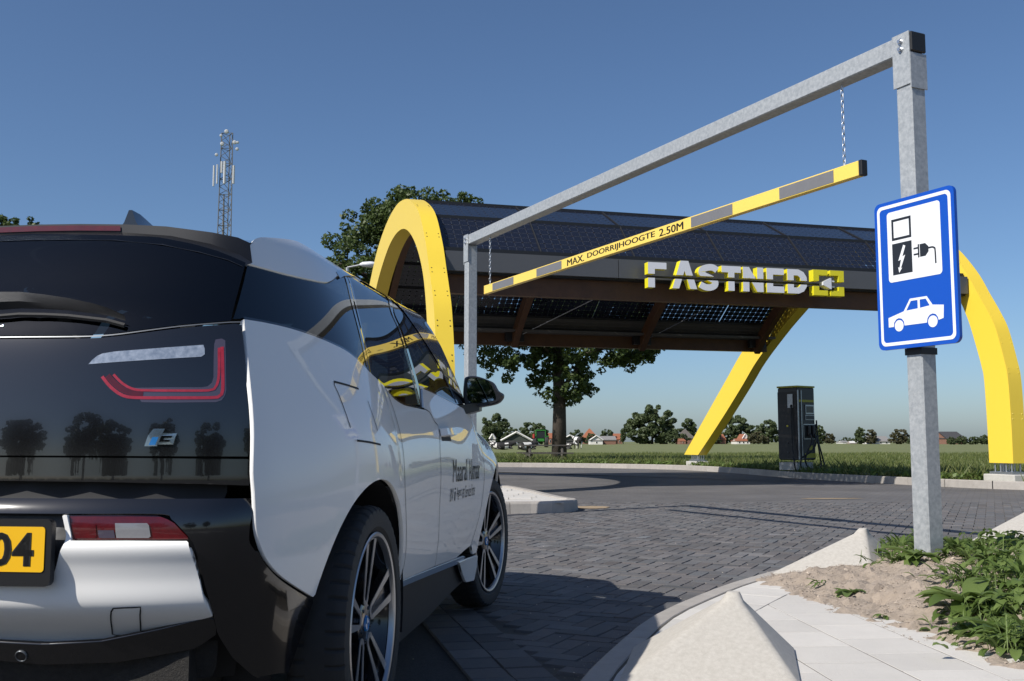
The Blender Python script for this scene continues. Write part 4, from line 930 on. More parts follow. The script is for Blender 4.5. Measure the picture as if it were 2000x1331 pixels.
# cows
def cow(px_, py_, D, yaw, lying, label, patches):
    b = P(px_, py_, D); b[2] = 0; root = thing('cow', label, 'cow', b, yaw, 'cows grazing in the field'); dz = -.72 if lying else 0
    secs = [(-1.05, 1.15, .10, .12), (-.95, 1.12, .28, .34), (-.55, 1.08, .36, .42), (0, 1.05, .38, .44), (.45, 1.1, .34, .42), (.8, 1.2, .24, .32), (1.0, 1.32, .17, .22), (1.25, 1.42, .15, .18), (1.42, 1.38, .14, .17), (1.62, 1.25, .10, .12), (1.75, 1.18, .08, .09)]
    rows = [[np.array([x, w_*math.cos(a), z+dz*.95+h*math.sin(a)]) for a in np.linspace(0, 2*math.pi, 12, endpoint=False)] for x, z, w_, h in secs]
    mb = MB(); mb.loft(rows, closed=True, cap=True); fi = len(mb.f)
    for (x, y) in ((-.75, .2), (-.75, -.2), (.6, .18), (.6, -.18)):
        if lying: mb.tube([(x, y, .35), (x+.3, y*1.9, .12), (x-.15, y*2.1, .08)], [.12, .08, .05], 6)
        else: mb.tube([(x, y, .95), (x+(-.06 if x < 0 else .02), y, .5), (x+.02, y, .08), (x+.06, y, 0)], [.15, .075, .05, .06], 6)
    for y in (-.17, .17): mb.tube([(1.38, y*.7, 1.48+dz*.95), (1.34, y*1.7, 1.5+dz*.95)], [.05, .03], 5)
    mb.tube([(-1.05, 0, 1.25+dz*.95), (-1.15, 0, 1.0+dz*.9), (-1.13, 0, .7+dz*.8)], [.03, .02, .03], 5)
    ph = px_*.37; cen = [np.mean([mb.v[i] for i in f], 0) for f in mb.f]
    mb.mi = [1 if any(a < c_[0] < c for a, c in patches) or math.sin(4.3*c_[0]+ph)*math.cos(2.6*math.atan2(c_[2]-.5, c_[1])+ph) > .42 else 0 for c_ in cen]
    mb.build('body', ['cow_black', 'cow_white'], root, smooth=True)
cow(985, 872, 120, .2, True, 'black and white cow lying down beside the car bonnet', [(-1.2, -.9), (1.4, 1.55)])
cow(972, 869, 128, 2.6, True, 'second lying cow just left of the first, mostly hidden by the car', [(-.1, .2), (1.4, 1.55)])
cow(1128, 871, 130, 1.9, False, 'standing cow right of the tree trunk', [(-.1, .25), (1.4, 1.5)])
cow(1029, 872, 110, .6, True, 'dark cow with a white patch resting behind the picnic table', [(-.6, -.2)])
cow(1100, 874, 115, -.4, True, 'cow resting in the grass near the tree foot', [(.1, .3), (1.4, 1.5)])
# houses on the horizon: photo box, eave, ridge, depth
def house(x0, x1, yr, ye, yb, D, roof, wall, label, hip=False, gable_front=False, dep=10, windows=0, trim=None):
    L = P(x0, yb, D); R_ = P(x1, yb, D); cx = (L[0]+R_[0])/2; wdt = R_[0]-L[0]; zr = P((x0+x1)/2, yr, D)[2]; ze = P((x0+x1)/2, ye, D)[2]
    root = thing('farm_house' if hip else 'house', label, 'house', (cx, D, 0), 0, 'houses along the horizon'); w_ = wdt/2
    MB().box((0, dep/2, ze/2-.2), (wdt*.94, dep, ze+.4)).build('wall', wall, root); e = .04*wdt; t = .25
    if hip: V = [(-w_, -e, ze), (w_, -e, ze), (w_, dep+e, ze), (-w_, dep+e, ze), (-w_*.06, dep/2, zr), (w_*.06, dep/2, zr)]; F = [(0, 1, 5, 4), (1, 2, 5), (2, 3, 4, 5), (3, 0, 4)]
    elif gable_front: V = [(-w_, -e, ze), (w_, -e, ze), (w_, dep, ze), (-w_, dep, ze), (0, -e, zr), (0, dep, zr)]; F = [(0, 4, 5, 3), (4, 1, 2, 5)]
    else: V = [(-w_, -e, ze), (w_, -e, ze), (w_, dep+e, ze), (-w_, dep+e, ze), (-w_*.98, dep/2, zr), (w_*.98, dep/2, zr)]; F = [(0, 1, 5, 4), (2, 3, 4, 5)]
    V2 = [(a, b, c-t) for a, b, c in V]; n = len(V); mb = MB(); mb.add(V, F); mb.add(V2, [f[::-1] for f in F])
    mb.add(V+V2, [(i, (i+1) % 4, (i+1) % 4+n, i+n) for i in range(4)]); mb.build('roof', roof, root)
    if not hip:
        g = [(-w_*.93, 0, ze-.1), (w_*.93, 0, ze-.1), (0, 0, zr-.3)] if gable_front else None
        if g: MB().add(g+[(a, dep*.98, c) for a, b, c in g], [(0, 1, 2), (5, 4, 3), (0, 2, 5, 3), (1, 4, 5, 2)]).build('gable', wall, root)
        else:
            for sx in (-1, 1): MB().add([(sx*w_*.93, 0, ze), (sx*w_*.93, dep, ze), (sx*w_*.93, dep/2, zr-.2), (sx*w_*.9, 0, ze), (sx*w_*.9, dep, ze), (sx*w_*.9, dep/2, zr-.2)], [(0, 1, 2), (5, 4, 3), (0, 2, 5, 3), (1, 4, 5, 2)]).build('gable', wall, root)
    if trim and gable_front:
        for sx in (-1, 1): MB().tube([(sx*w_*1.0, -e-.1, ze), (0, -e-.1, zr+.1)], .22, 4).build('barge_board', trim, root)
    for k in range(windows):
        xw = (-.5+(k+.5)/windows)*wdt*.85; f_ = MB().box((xw, -.06, ze*.5), (wdt*.1, .12, ze*.45)).build('window', 'wall_white', root); MB().box((xw, -.14, ze*.5), (wdt*.075, .06, ze*.36)).build('pane', 'window_pane', f_)
house(978, 1040, 845, 861, 866, 230, 'roof_dark', 'wall_dark', 'dark green barn with white edged gable behind the lying cow', gable_front=True, trim='wall_white', dep=14)
house(956, 968, 849, 858, 864, 240, 'roof_dark', 'wall_white', 'small white house with dark gable next to the car bonnet', gable_front=True, trim='wall_white', windows=1)
house(1066, 1096, 846, 856, 866, 380, 'roof_red', 'wall_brick', 'red roofed house half hidden behind the tree trunk', windows=2)
house(1095, 1132, 851, 860, 867, 330, 'roof_dark', 'wall_dark', 'low dark barn right of the tree trunk', gable_front=True, trim='wall_white')
house(1138, 1170, 837, 857, 867, 420, 'roof_red', 'wall_brick', 'farmhouse with tall red pyramid roof', hip=True, dep=14, windows=2)
house(1152, 1178, 852, 860, 867, 340, 'roof_grey', 'wall_white', 'low white gabled shed in front of the red pyramid roof', gable_front=True, trim='wall_white', dep=8, windows=1)
house(1168, 1204, 852, 859, 867, 342, 'roof_grey', 'wall_brick', 'long low shed with pale grey roof', dep=7)
house(1196, 1216, 847, 858, 867, 430, 'roof_red', 'wall_brick', 'small red roofed house left of the big round tree', windows=2)
house(1328, 1358, 838, 856, 868, 390, 'thatch', 'wall_brick', 'steep thatched farmhouse left of the slanting yellow leg', hip=True, dep=12)
house(1328, 1340, 857, 861, 868, 372, 'roof_red', 'wall_brick', 'small orange roofed lean-to below the thatched farm', windows=1)
house(1398, 1418, 848, 858, 868, 400, 'roof_red', 'wall_brick', 'red roofed house right of the slanting yellow leg', windows=1)
house(1438, 1466, 857, 861, 868, 390, 'roof_red', 'wall_white', 'long low red roofed house with white gable', windows=3)
house(1450, 1462, 848, 857, 868, 394, 'roof_red', 'wall_white', 'small white gable house above the low red roof', gable_front=True, trim='wall_white', windows=1)
house(1646, 1660, 861, 864, 868, 480, 'roof_grey', 'wall_white', 'tiny white shed on the far horizon', windows=1)
house(1700, 1740, 852, 862, 868, 400, 'roof_grey', 'wall_white', 'grey roofed bungalow left of the sign post', windows=3)
house(1848, 1886, 843, 856, 870, 380, 'roof_dark', 'wall_brick', 'big dark roofed barn right of the sign post', windows=2, dep=14)
house(1660, 1680, 862, 865, 869, 420, 'wall_white', 'wall_brick', 'pale low wall like shed between the far trees', windows=0, dep=4)
# radio mast
mD = 150; mb_ = P(436, 600, mD); mast = thing('radio_mast', 'slender lattice radio mast with antennas against the sky', 'mast', (mb_[0], mD, 0)); ztop = P(438, 262, mD)[2]
hw0, hw1 = 1.35, .82; Hm = ztop
def mw(z): return hw0+(hw1-hw0)*z/Hm
corners = [(-1, -1), (1, -1), (1, 1), (-1, 1)]; corners = [(-1, -.58), (1, -.58), (0, 1.15)]
for c in corners: MB().tube([(c[0]*hw0, c[1]*hw0, 0), (c[0]*hw1, c[1]*hw1, Hm)], .085, 5).build('mast_leg', 'mast_steel', mast)
nz_ = 40; lat = [MB() for _ in range(3)]
for i in range(nz_):
    z0, z1 = Hm*i/nz_, Hm*(i+1)/nz_
    for k in range(3):
        a, b = corners[k], corners[(k+1) % 3]; fl = i % 2
        p, q = (a, b) if fl else (b, a)
        lat[k].tube([(p[0]*mw(z0), p[1]*mw(z0), z0), (q[0]*mw(z1), q[1]*mw(z1), z1)], .045, 4, cap=False)
        if i % 2: lat[k].tube([(a[0]*mw(z1), a[1]*mw(z1), z1), (b[0]*mw(z1), b[1]*mw(z1), z1)], .045, 4, cap=False)
for k in range(3): lat[k].build('lattice_bracing', 'mast_steel', mast)
MB().tube([(-.25, -.4, 0), (-.2, -.4, Hm*.62), (-.25, -.4, Hm*.8)], [.26, .22, .1], 6).build('cable_ladder', 'mast_steel', mast)
zp = lambda y: P(438, y, mD)[2]
for (x, y0, y1, r) in ((-1.7, 327, 367, .14), (-1.2, 325, 362, .12), (-.1, 319, 362, .2), (-.55, 319, 341, .16), (1.25, 327, 362, .17)): MB().tube([(x, -.9, zp(y1)), (x, -.9, zp(y0))], r, 8).build('panel_antenna', 'antenna', mast)
for (x, y, r) in ((.05, 261, .32), (-.75, 269, .22), (-.55, 285, .3), (-1.35, 306, .24), (1.3, 282, .3), (1.75, 282, .2), (1.7, 295, .24)): MB().lathe([(0, .12), (r*.7, .1), (r, 0), (r, -.15), (0, -.2)], (x, -1.0, zp(y)), (.25, -1, 0), 12).build('dish', 'antenna', mast)
# street lamp whose head shows left of the arch
sl_ = P(712, 700, 33); lamp = thing('street_lamp', 'white street lamp head peeping out left of the yellow arch', 'street lamp', (sl_[0], 33, 0)); zl = P(715, 517, 33)[2]
MB().tube([(-.6, 0, 0), (-.6, 0, zl-.1)], [.08, .05], 8).build('pole', 'galv', lamp); MB().tube([(-.6, 0, zl-.1), (-.1, 0, zl)], .03, 6).build('arm', 'galv', lamp)
MB().loft([[np.array([x, w_*math.cos(a), zl+h*math.sin(a)]) for a in np.linspace(0, 2*math.pi, 10, endpoint=False)] for x, w_, h in ((-.2, .05, .03), (-.1, .14, .08), (.15, .17, .1), (.36, .13, .07), (.42, .04, .02))], closed=True, cap=True).build('head', 'letter_white', lamp, smooth=True)
# what the car's black glass mirrors: trees and a striped crossing behind the camera
for i, (x, y, h) in enumerate(((-26, -34, 8.5), (-17, -37, 9.5), (-10.5, -33, 7.5), (-3, -40, 9), (6, -38, 8), (17, -40, 9))):
    tree('avenue_tree', ['broad', 'tall', 'short', 'slender', 'round', 'full'][i]+' avenue tree behind the viewpoint, mirrored in the black tailgate', (x, y, 0), h, [(0, h*.66, h*.33, h*.33), (-h*.13, h*.5, h*.22, h*.22), (h*.15, h*.52, h*.2, h*.2)], 6000, .26, 'leaf', .2, seed=80+i, clumps=140, clump_r=.24, limbs=3, trunk_h=h*.5, group='avenue trees behind the viewpoint')
mat('road_paint', (.62, .61, .58), .8, var=.4, vscale=10)
roadp = bpy.data.objects['road']
for i in range(9):
    x = -7+i*1.35; w_ = .28; MB().add([(x+dx, y+dy, z) for z in (-.0135, -.009) for dx, dy, y in ((0, 0, -9.5), (w_, 0, -9.5), (w_+1.1, 0, -4.2-(i % 2)*2), (1.1, 0, -4.2-(i % 2)*2))], [(4, 5, 6, 7), (0, 1, 5, 4), (2, 3, 7, 6)]).build('road_stripe', 'road_paint', roadp)
# ================================================================== the car (local axes: x right, y forward, z up; y = 0 at the rear)
def clear_mat(name, tint, rough=0.0, ior=1.5):
    m = bpy.data.materials.new(name); m.use_nodes = True; n, l = nodes(m); n.clear()
    tr = n.new('ShaderNodeBsdfTransparent'); tr.inputs[0].default_value = (*tint, 1); gl = n.new('ShaderNodeBsdfGlossy'); gl.inputs['Roughness'].default_value = rough; gl.inputs[0].default_value = (.95, .97, 1, 1)
    fr = n.new('ShaderNodeFresnel'); fr.inputs[0].default_value = ior; mx = n.new('ShaderNodeMixShader'); l.new(fr.outputs[0], mx.inputs[0]); l.new(tr.outputs[0], mx.inputs[1]); l.new(gl.outputs[0], mx.inputs[2])
    o = n.new('ShaderNodeOutputMaterial'); l.new(mx.outputs[0], o.inputs[0]); MATS[name] = m
clear_mat('tinted_glass', (.035, .042, .048)); clear_mat('clear_glass', (.62, .68, .68))
mat('white_paint', (.90, .885, .85), .4, coat=.85, spec=.1, coatrough=.012); MATS['white_paint'].node_tree.nodes['Principled BSDF'].inputs['Coat IOR'].default_value = 1.42
mat('black_gloss', (.006, .006, .007), .12, coat=1.0, coatrough=.01); mat('black_satin', (.011, .011, .012), .35); mat('dark_trim', (.022, .022, .024), .55, bump=.1, bscale=200)
mat('seam', (.012, .012, .014), .7); mat('silver_trim', (.16, .17, .18), .35, metal=.6); mat('blue_sill', (.22, .31, .43), .35, metal=.3, coat=.4)
mat('lamp_red', (.10, .002, .005), .2, coat=.6, var=.6, vscale=45, col2=(.04, .001, .003)); mat('lamp_bright_red', (.30, .006, .012), .25, coat=1, var=.5, vscale=70, col2=(.5, .03, .06)); mat('lamp_clear', (.22, .22, .23), .15, coat=1, var=.5, vscale=120, col2=(.2, .2, .22)); mat('lamp_blue', (.16, .2, .27), .2, coat=1, var=.8, vscale=70, col2=(.38, .43, .52)); mat('lamp_smoke', (.06, .05, .075), .2, coat=1)
mat('plate_yellow', (.85, .47, .004), .4); mat('rim_silver', (.46, .47, .49), .3, metal=.85, var=.2, vscale=20); mat('rim_black', (.008, .008, .009), .15, coat=.8); mat('brake_disc', (.22, .21, .20), .4, metal=.8); mat('badge_blue', (.02, .17, .45), .2, coat=1); mat('recess_grey', (.05, .052, .056), .5)
mat('rough_under', (.02, .019, .018), .9, var=.6, vscale=60, col2=(.045, .04, .035), bump=.8, bscale=150)
mat('seat_cloth', (.035, .034, .033), .9, var=.4, vscale=20); mat('chrome', (.7, .72, .74), .12, metal=1); mat('mirror_glass', (.6, .65, .7), .02, metal=1)
CAZ = math.radians(6.7); cfw = np.array([math.sin(CAZ), math.cos(CAZ), 0]); crt = np.array([math.cos(CAZ), -math.sin(CAZ), 0])
CO = PZ(724, 1218, .35)-cfw*.74-crt*.84; CO[2] = 0
car = thing('electric_car', 'white and black electric hatchback seen from its right rear corner', 'car', CO, -CAZ)
d_ = EYE-CO; CE = np.array([d_@crt, d_@cfw, d_[2]])           # the eye in car axes
def cray(x, y): r = ray(x, y); return np.array([r@crt, r@cfw, r[2]])
def nspl(xs, ys):
    xs = np.array(xs, float); ys = np.array(ys, float); n = len(xs); h = np.diff(xs); A = np.eye(n); B = np.zeros(n)
    for i in range(1, n-1): A[i, i-1:i+2] = h[i-1], 2*(h[i-1]+h[i]), h[i]; B[i] = 6*((ys[i+1]-ys[i])/h[i]-(ys[i]-ys[i-1])/h[i-1])
    M = np.linalg.solve(A, B)
    def f(x):
        if x <= xs[0]: return ys[0]+(x-xs[0])*((ys[1]-ys[0])/h[0]-h[0]*(2*M[0]+M[1])/6)
        if x >= xs[-1]: return ys[-1]+(x-xs[-1])*((ys[-1]-ys[-2])/h[-1]+h[-1]*(M[-2]+2*M[-1])/6)
        i = int(np.searchsorted(xs, x)-1); a, b = xs[i+1]-x, x-xs[i]
        return (M[i]*a**3+M[i+1]*b**3)/(6*h[i])+(ys[i]/h[i]-M[i]*h[i]/6)*a+(ys[i+1]/h[i]-M[i+1]*h[i]/6)*b
    return f
def pch(xs, ys):
    xs = np.array(xs, float); ys = np.array(ys, float); h = np.diff(xs); d = np.diff(ys)/h; m = np.zeros(len(xs)); m[0] = d[0]; m[-1] = d[-1]
    for i in range(1, len(xs)-1): m[i] = 0 if d[i-1]*d[i] <= 0 else (h[i-1]+h[i])/(h[i-1]/d[i]+h[i]/d[i-1])
    def f(x):
        i = int(min(max(np.searchsorted(xs, x)-1, 0), len(xs)-2)); t = (x-xs[i])/h[i]
        if t < 0: return ys[0]+(x-xs[0])*m[0]
        if t > 1: return ys[-1]+(x-xs[-1])*m[-1]
        return (2*t**3-3*t*t+1)*ys[i]+(t**3-2*t*t+t)*h[i]*m[i]+(-2*t**3+3*t*t)*ys[i+1]+(t**3-t*t)*h[i]*m[i+1]
    return f
PW = nspl([.0, .06, .12, .22, .42, .74, 1.1, 1.6, 2.2, 2.8, 3.31, 3.65, 3.88, 4.01], [.625, .685, .725, .762, .815, .866, .868, .862, .860, .870, .887, .835, .73, .56])
S1 = nspl([.15, .3, .42, .55, .7, .9, 1.0, 1.15, 1.3, 1.45, 1.53, 1.6], [-.075, -.055, -.03, -.008, 0, -.018, -.045, -.10, -.165, -.240, -.308, -.43])
S2 = nspl([.15, .3, .5, .68, .77, .814, .865, .904, .94, .98, 1.03, 1.3, 1.6], [-.08, -.06, -.02, 0, -.006, -.022, -.05, -.08, -.12, -.17, -.25, -.75, -1.3])
def Wf(u, z):
    b = min(1, max(0, (u-2.75)/.45)); b = b*b*(3-2*b); s1 = S1(z)
    dc = -.012*math.exp(-((u-1.75)/.55)**2-((z-.62)/.14)**2)            # hollow of the doors
    if u < 1.0: dc += .012*math.exp(-((u-.62)/.3)**2-((z-.93)/.12)**2)
    return PW(u)+s1*(1-b)+S2(z)*b+dc
_uc = pch([.15, .3, .37, .41, .515, .53, .56, .60, .64, .650, .664, .70, .725, .745, .757, .762, .80, .9, 1.05, 1.15, 1.18, 1.3, 1.42, 1.5], [.20, .14, .105, .085, -.022, -.025, -.027, -.036, -.050, -.050, -.030, -.026, -.025, -.012, .012, .018, .02, .024, .04, .062, .073, .15, .235, .30])
_zz = np.arange(.1, 1.6, .002); _uu = np.array([_uc(z) for z in _zz]); _k = np.exp(-.5*(np.arange(-15, 16)*.002/.0065)**2); _k /= _k.sum()
_us = np.convolve(np.pad(_uu, 15, mode='edge'), _k, mode='valid')
def UCf(z): return float(np.interp(z, _zz, _us))
def Uf(w, z): return UCf(z)+.125*(abs(w)/.7)**2.6
_ua = nspl([.15, .3, .42, .55, .66, .72, .745, .765], [.13, .075, .028, -.012, -.028, -.022, -.010, .006])
def Ua(w, z): return _ua(z)+.125*(abs(w)/.7)**2.6               # the smooth black apron round the bumper
def on_side(x, y):
    """first hit of the photo ray on the side surface, or its closest approach where it only grazes"""
    r = cray(x, y); f = lambda u: (lambda p: p[0]-Wf(u, p[2]))(CE+r*((u-CE[1])/r[1])); prev = None; best = (9, 0)
    for u in np.arange(.05, 3.6, .03):
        v = f(u)
        if v < best[0]: best = (v, u)
        if v <= 0:
            lo, hi = (u-.03, u)
            for _ in range(30):
                mid = (lo+hi)/2
                if f(mid) <= 0: hi = mid
                else: lo = mid
            u = hi; break
    else: u = best[1]
    p = CE+r*((u-CE[1])/r[1]); return (u, p[2])
def on_rear(x, y):
    r = cray(x, y); u = 0.
    for k in range(60): t = (u-CE[1])/r[1]; p = CE+r*t; u = .5*u+.5*Uf(p[0], p[2])
    return (p[0], p[2])
def side_pt(u, z, off=0, sgn=1):
    e = .004; w = Wf(u, z); n = np.array([1, -(Wf(u+e, z)-Wf(u-e, z))/(2*e), -(Wf(u, z+e)-Wf(u, z-e))/(2*e)]); n /= np.linalg.norm(n)
    p = np.array([w, u, z])+n*off; return p*np.array([sgn, 1, 1]), n*np.array([sgn, 1, 1])
def rear_pt(w, z, off=0, sgn=1):
    e = .004; u = Uf(w, z); n = np.array([(Uf(w+e, z)-Uf(w-e, z))/(2*e), -1, (Uf(w, z+e)-Uf(w, z-e))/(2*e)]); n /= np.linalg.norm(n)
    return np.array([w, u, z])+n*off, n
def apron_pt(w, z, off=0, sgn=1):
    e = .004; u = Ua(w, z); n = np.array([(Ua(w+e, z)-Ua(w-e, z))/(2*e), -1, (Ua(w, z+e)-Ua(w, z-e))/(2*e)]); n /= np.linalg.norm(n)
    return np.array([w, u, z])+n*off, n
def panel(name, poly, fn_, m, parent, step=.03, vstep=None, off=0, th=.014, sgn=1, holes=(), smooth_edge=True, wave=None, **k):
    """trim the polygon out of a body surface, mesh it finely and turn its rim inwards"""
    loops = [resample(list(map(np.array, lo))+[np.array(lo[0])], min(step*.7, (vstep or step)*1.0))[:-1] for lo in [poly]+list(holes)]
    loops = [[p for i, p in enumerate(lo) if np.linalg.norm(p-lo[i-1]) > 1e-4] for lo in loops]
    pts = [p for lo in loops for p in lo]; edges = []; b = 0
    for lo in loops:
        edges += [(b+i, b+(i+1) % len(lo)) for i in range(len(lo))]; b += len(lo)
    A = np.array(pts); mn, mx = A.min(0), A.max(0); B_ = A
    def ins(q): return inside(q, poly) and not any(inside(q, h) for h in holes)
    for i, a in enumerate(np.arange(mn[0], mx[0], step)):
        for c in np.arange(mn[1]+((i % 2)*step/2 if not vstep else 0), mx[1], vstep or step):
            q = np.array([a, c])
            if ins(q) and ((B_-q)**2).sum(1).min() > ((vstep or step)*.5)**2: pts.append(q)
    vo, eo, fo, *_ = delaunay_2d_cdt([Vector((p[0], p[1])) for p in pts], edges, [], 0, 1e-6)
    F = [tuple(f) for f in fo if ins(np.mean([np.array(vo[i]) for i in f], 0))]
    V = []; N = []
    for v in vo:
        p, n = fn_(v[0], v[1], off, sgn) if fn_ in (side_pt, globals().get('side_soft')) else fn_(v[0], v[1], off); V.append(p); N.append(n)
    out = []
    for f in F:
        nn = np.cross(V[f[1]]-V[f[0]], V[f[2]]-V[f[0]]); out.append(f if nn@N[f[0]] > 0 else f[::-1])
    cnt = {}
    for f in out:
        for i in range(len(f)): e = (f[i], f[(i+1) % len(f)]); cnt[e] = 1
    if th:
        for (a, b2) in [e for e in cnt if (e[1], e[0]) not in cnt]:
            i = len(V); nn = np.cross(V[b2]-V[a], N[a]); nn = nn/(np.linalg.norm(nn)+1e-9); V += [V[a], V[b2], V[b2]-N[b2]*th, V[a]-N[a]*th]
            N += [(N[a]*.8+nn*.6), (N[b2]*.8+nn*.6), nn, nn]; out.append((i+1, i, i+3, i+2))
    N = [n/np.linalg.norm(n) for n in N]
    if sgn < 0: pass
    me = make_mesh(name, V, out, m, smooth=True, normals=N); return link(name, me, parent, **k)
def pxs(pts): return [on_side(*p) for p in pts]
def pxr(pts): return [on_rear(*p) for p in pts]
def ribbon(name, line, fn_, width, m, parent, off=.0012, sgn=1, n=4, smoothline=True, **k):
    L = resample([np.array(p) for p in (catmull(line, n) if smoothline and len(line) > 2 else line)], .012); l1, l2 = offs(L, width/2), offs(L, -width/2); V = []; N = []
    for a, b in zip(l1, l2):
        for q in (a, b): p, nn = fn_(q[0], q[1], off, sgn) if fn_ is side_pt else fn_(q[0], q[1], off); V.append(p); N.append(nn)
    F = []
    for i in range(len(l1)-1):
        f = (2*i, 2*i+1, 2*i+3, 2*i+2); nn = np.cross(V[f[1]]-V[f[0]], V[f[2]]-V[f[0]]); F.append(f if nn@N[f[0]] > 0 else f[::-1])
    return link(name, make_mesh(name, V, F, m, smooth=True, normals=N), parent, **k)
def both(name, poly, m, **k):
    o = panel(name, poly, side_pt, m, car, **k); 
    panel(name, poly, side_pt, m, car, sgn=-1, **k); return o
# ---- body sides: traced outlines laid on the side surface
def sp_(pts, n=4): return [tuple(q) for q in catmull(pts, n)]
belt1 = sp_(pxs([(477, 624), (520, 631), (567, 642), (610, 656), (645, 670), (684, 691), (722, 727), (747, 751), (753, 758)]))
doorR = sp_(pxs([(753, 758), (762, 783), (775, 823), (785, 866), (791, 960), (793, 1067), (787, 1112), (779, 1133)]))
arc_r = [(.74+.392*math.cos(a), .372+.405*math.sin(a)) for a in np.radians(np.linspace(9, 160, 26))]
fend_low = sp_(pxs([(614, 1168), (580, 1147), (548, 1124), (525, 1099), (512, 1074), (503, 1045), (500, 1023)]))
fend_edge = sp_(pxs([(500, 1023), (498, 966), (495, 900), (491, 765), (482, 677), (477, 624)]))
tipu, tipz = fend_low[0]
arc_r = [p for p in arc_r if p[1] > tipz+.03 or p[0] > .74]
arc_r = [(1.115, .425)]+arc_r
quarter = both('rear_quarter_panel', belt1+doorR[1:]+arc_r+fend_low+fend_edge[1:-1], 'white_paint', step=.025)
beltd = sp_(pxs([(753, 758), (764, 772), (775, 782), (790, 790), (811, 795), (828, 799)]))
doorB = sp_(pxs([(828, 799), (839, 806), (848, 823), (856, 835), (859, 866), (860, 895), (860, 958), (856, 1052), (849, 1106)]))
sill_r = pxs([(849, 1106), (815, 1121), (786, 1133), (779, 1133)])
both('rear_door', beltd+doorB[1:]+sill_r[1:-1]+doorR[::-1][:-1], 'white_paint', step=.028)
beltf = sp_(pxs([(825, 759), (840, 765), (857, 772), (892, 791), (910, 802), (918, 812)]))
doorF = sp_([on_side(918, 812), on_side(930, 840), (2.87, .893), (2.868, .82), (2.865, .743), (2.845, .654), (2.80, .52), (2.72, .385)])
sill_f = [(2.72, .383), on_side(890, 1091), on_side(849, 1106)]
both('front_door', [on_side(828, 799), on_side(826, 778)]+beltf+doorF[1:]+sill_f[1:]+doorB[::-1][1:-1], 'white_paint', step=.028)
arc_f = [(3.31+.395*math.cos(a), .372+.402*math.sin(a)) for a in np.radians(np.linspace(-6, 186, 30))]
ftop = [(2.83, .972), (3.0, .965), (3.31, .95), (3.6, .905), (3.8, .83), (3.93, .72), (3.96, .60)]
both('front_fender', sp_(ftop)+[(3.95, .42), (3.75, .33)]+arc_f+[(2.83, .33), (2.74, .385)]+[p for p in doorF[::-1][1:-1]], 'white_paint', step=.03)
flapv = panel('wheel_arch_flap', pxs([(893, 1098), (929, 1085), (927, 1106), (922, 1133), (906, 1137), (899, 1120)]), side_pt, 'white_paint', car, off=.012, step=.03)
# sills
both('sill_trim', [on_side(785, 1135), (2.60, .345), (2.60, .318), on_side(785, 1146)], 'blue_sill', step=.03, off=.003)
both('side_skirt', [(1.13, .43), on_side(785, 1146), (2.60, .316), (2.78, .32), (2.84, .2), (2.0, .16), (1.12, .16)], 'dark_trim', step=.05, off=-.02)
# seams and flap outlines
for nm, ln in (('door_seam', doorR), ('door_seam', doorB), ('door_seam', doorF)): ribbon(nm, ln, side_pt, .0045, 'seam', quarter, smoothline=False)
ribbon('charging_flap_seam', pxs([(652, 746), (675, 752), (700, 760)]), side_pt, .006, 'seam', quarter); ribbon('charging_flap_seam', pxs([(652, 746), (653, 754), (660, 768), (672, 800), (684, 836)]), side_pt, .0035, 'seam', quarter)
ribbon('charging_flap_seam', pxs([(718, 784), (727, 810), (737, 842)]), side_pt, .0035, 'seam', quarter); ribbon('charging_flap_seam', pxs([(697, 861), (720, 864), (743, 869)]), side_pt, .006, 'seam', quarter)
# roof rail (white) and the glass beside it
railtop = pxs([(484, 512), (486, 490), (492, 474), (504, 465), (528, 464.6), (581, 472), (631, 488), (687, 509.5), (722.5, 529), (747, 546.5), (775.5, 566), (793, 583), (814, 607), (835.5, 632), (864, 676), (885, 718), (902, 757), (914, 787)])
raillow = pxs([(484, 515), (563, 536), (616, 548), (638, 551), (650, 547), (660, 538), (672, 533), (690, 537), (715, 548), (740, 565), (770, 588), (800, 622), (830, 666), (858, 712), (880, 755), (894, 790)])
both('roof_rail', sp_(railtop[:10])+sp_(raillow[:10])[::-1], 'white_paint', step=.02)
both('a_pillar', sp_(railtop[9:])+sp_(raillow[9:])[::-1], 'black_gloss', step=.025, off=-.002)
gl_low = pxs([(458, 622), (470, 621), (477, 621), (520, 629), (567, 640), (610, 654), (645, 668), (684, 689), (722, 725)])
d1 = pxs([(676, 538), (690, 590), (708, 660), (722, 725)]); d2 = pxs([(752, 574), (766, 606), (782, 645), (802, 712), (814, 758), (823, 797)])
q_top = pxs([(486, 517), (563, 538), (616, 550), (638, 553), (650, 549), (662, 540), (674, 536)])
def shrink(a, b, t): return [tuple(np.array(p)+(np.array(q)-np.array(p))*t) for p, q in zip(a, b)]
both('quarter_window', gl_low[:1]+sp_(gl_low[2:])+sp_(d1)[::-1][1:]+sp_(q_top)[::-1][1:], 'tinted_glass', step=.03, off=-.005, th=0)
r_low = pxs([(729, 731), (747, 751), (764, 772), (775, 782), (790, 790), (811, 795), (823, 798)]); r_top = pxs([(682, 540), (700, 545), (725, 556), (752, 574)])
d1b = pxs([(682, 540), (697, 590), (715, 665), (729, 731)])
both('rear_side_window', sp_(r_low)+sp_(d2)[::-1][1:]+sp_(r_top)[::-1][1:]+sp_(d1b)[1:-1], 'tinted_glass', step=.03, off=-.005, th=0)
f_low = pxs([(828, 762), (840, 767), (857, 774), (892, 792)]); f_top = pxs([(758, 578), (770, 590), (800, 624), (830, 668), (858, 714), (880, 757), (892, 788)]); d2b = pxs([(757, 578), (772, 608), (788, 645), (808, 710), (822, 758)])
both('front_side_window', sp_(f_low)+sp_(f_top)[::-1][1:]+sp_(d2b)[1:], 'tinted_glass', step=.03, off=-.005, th=0)
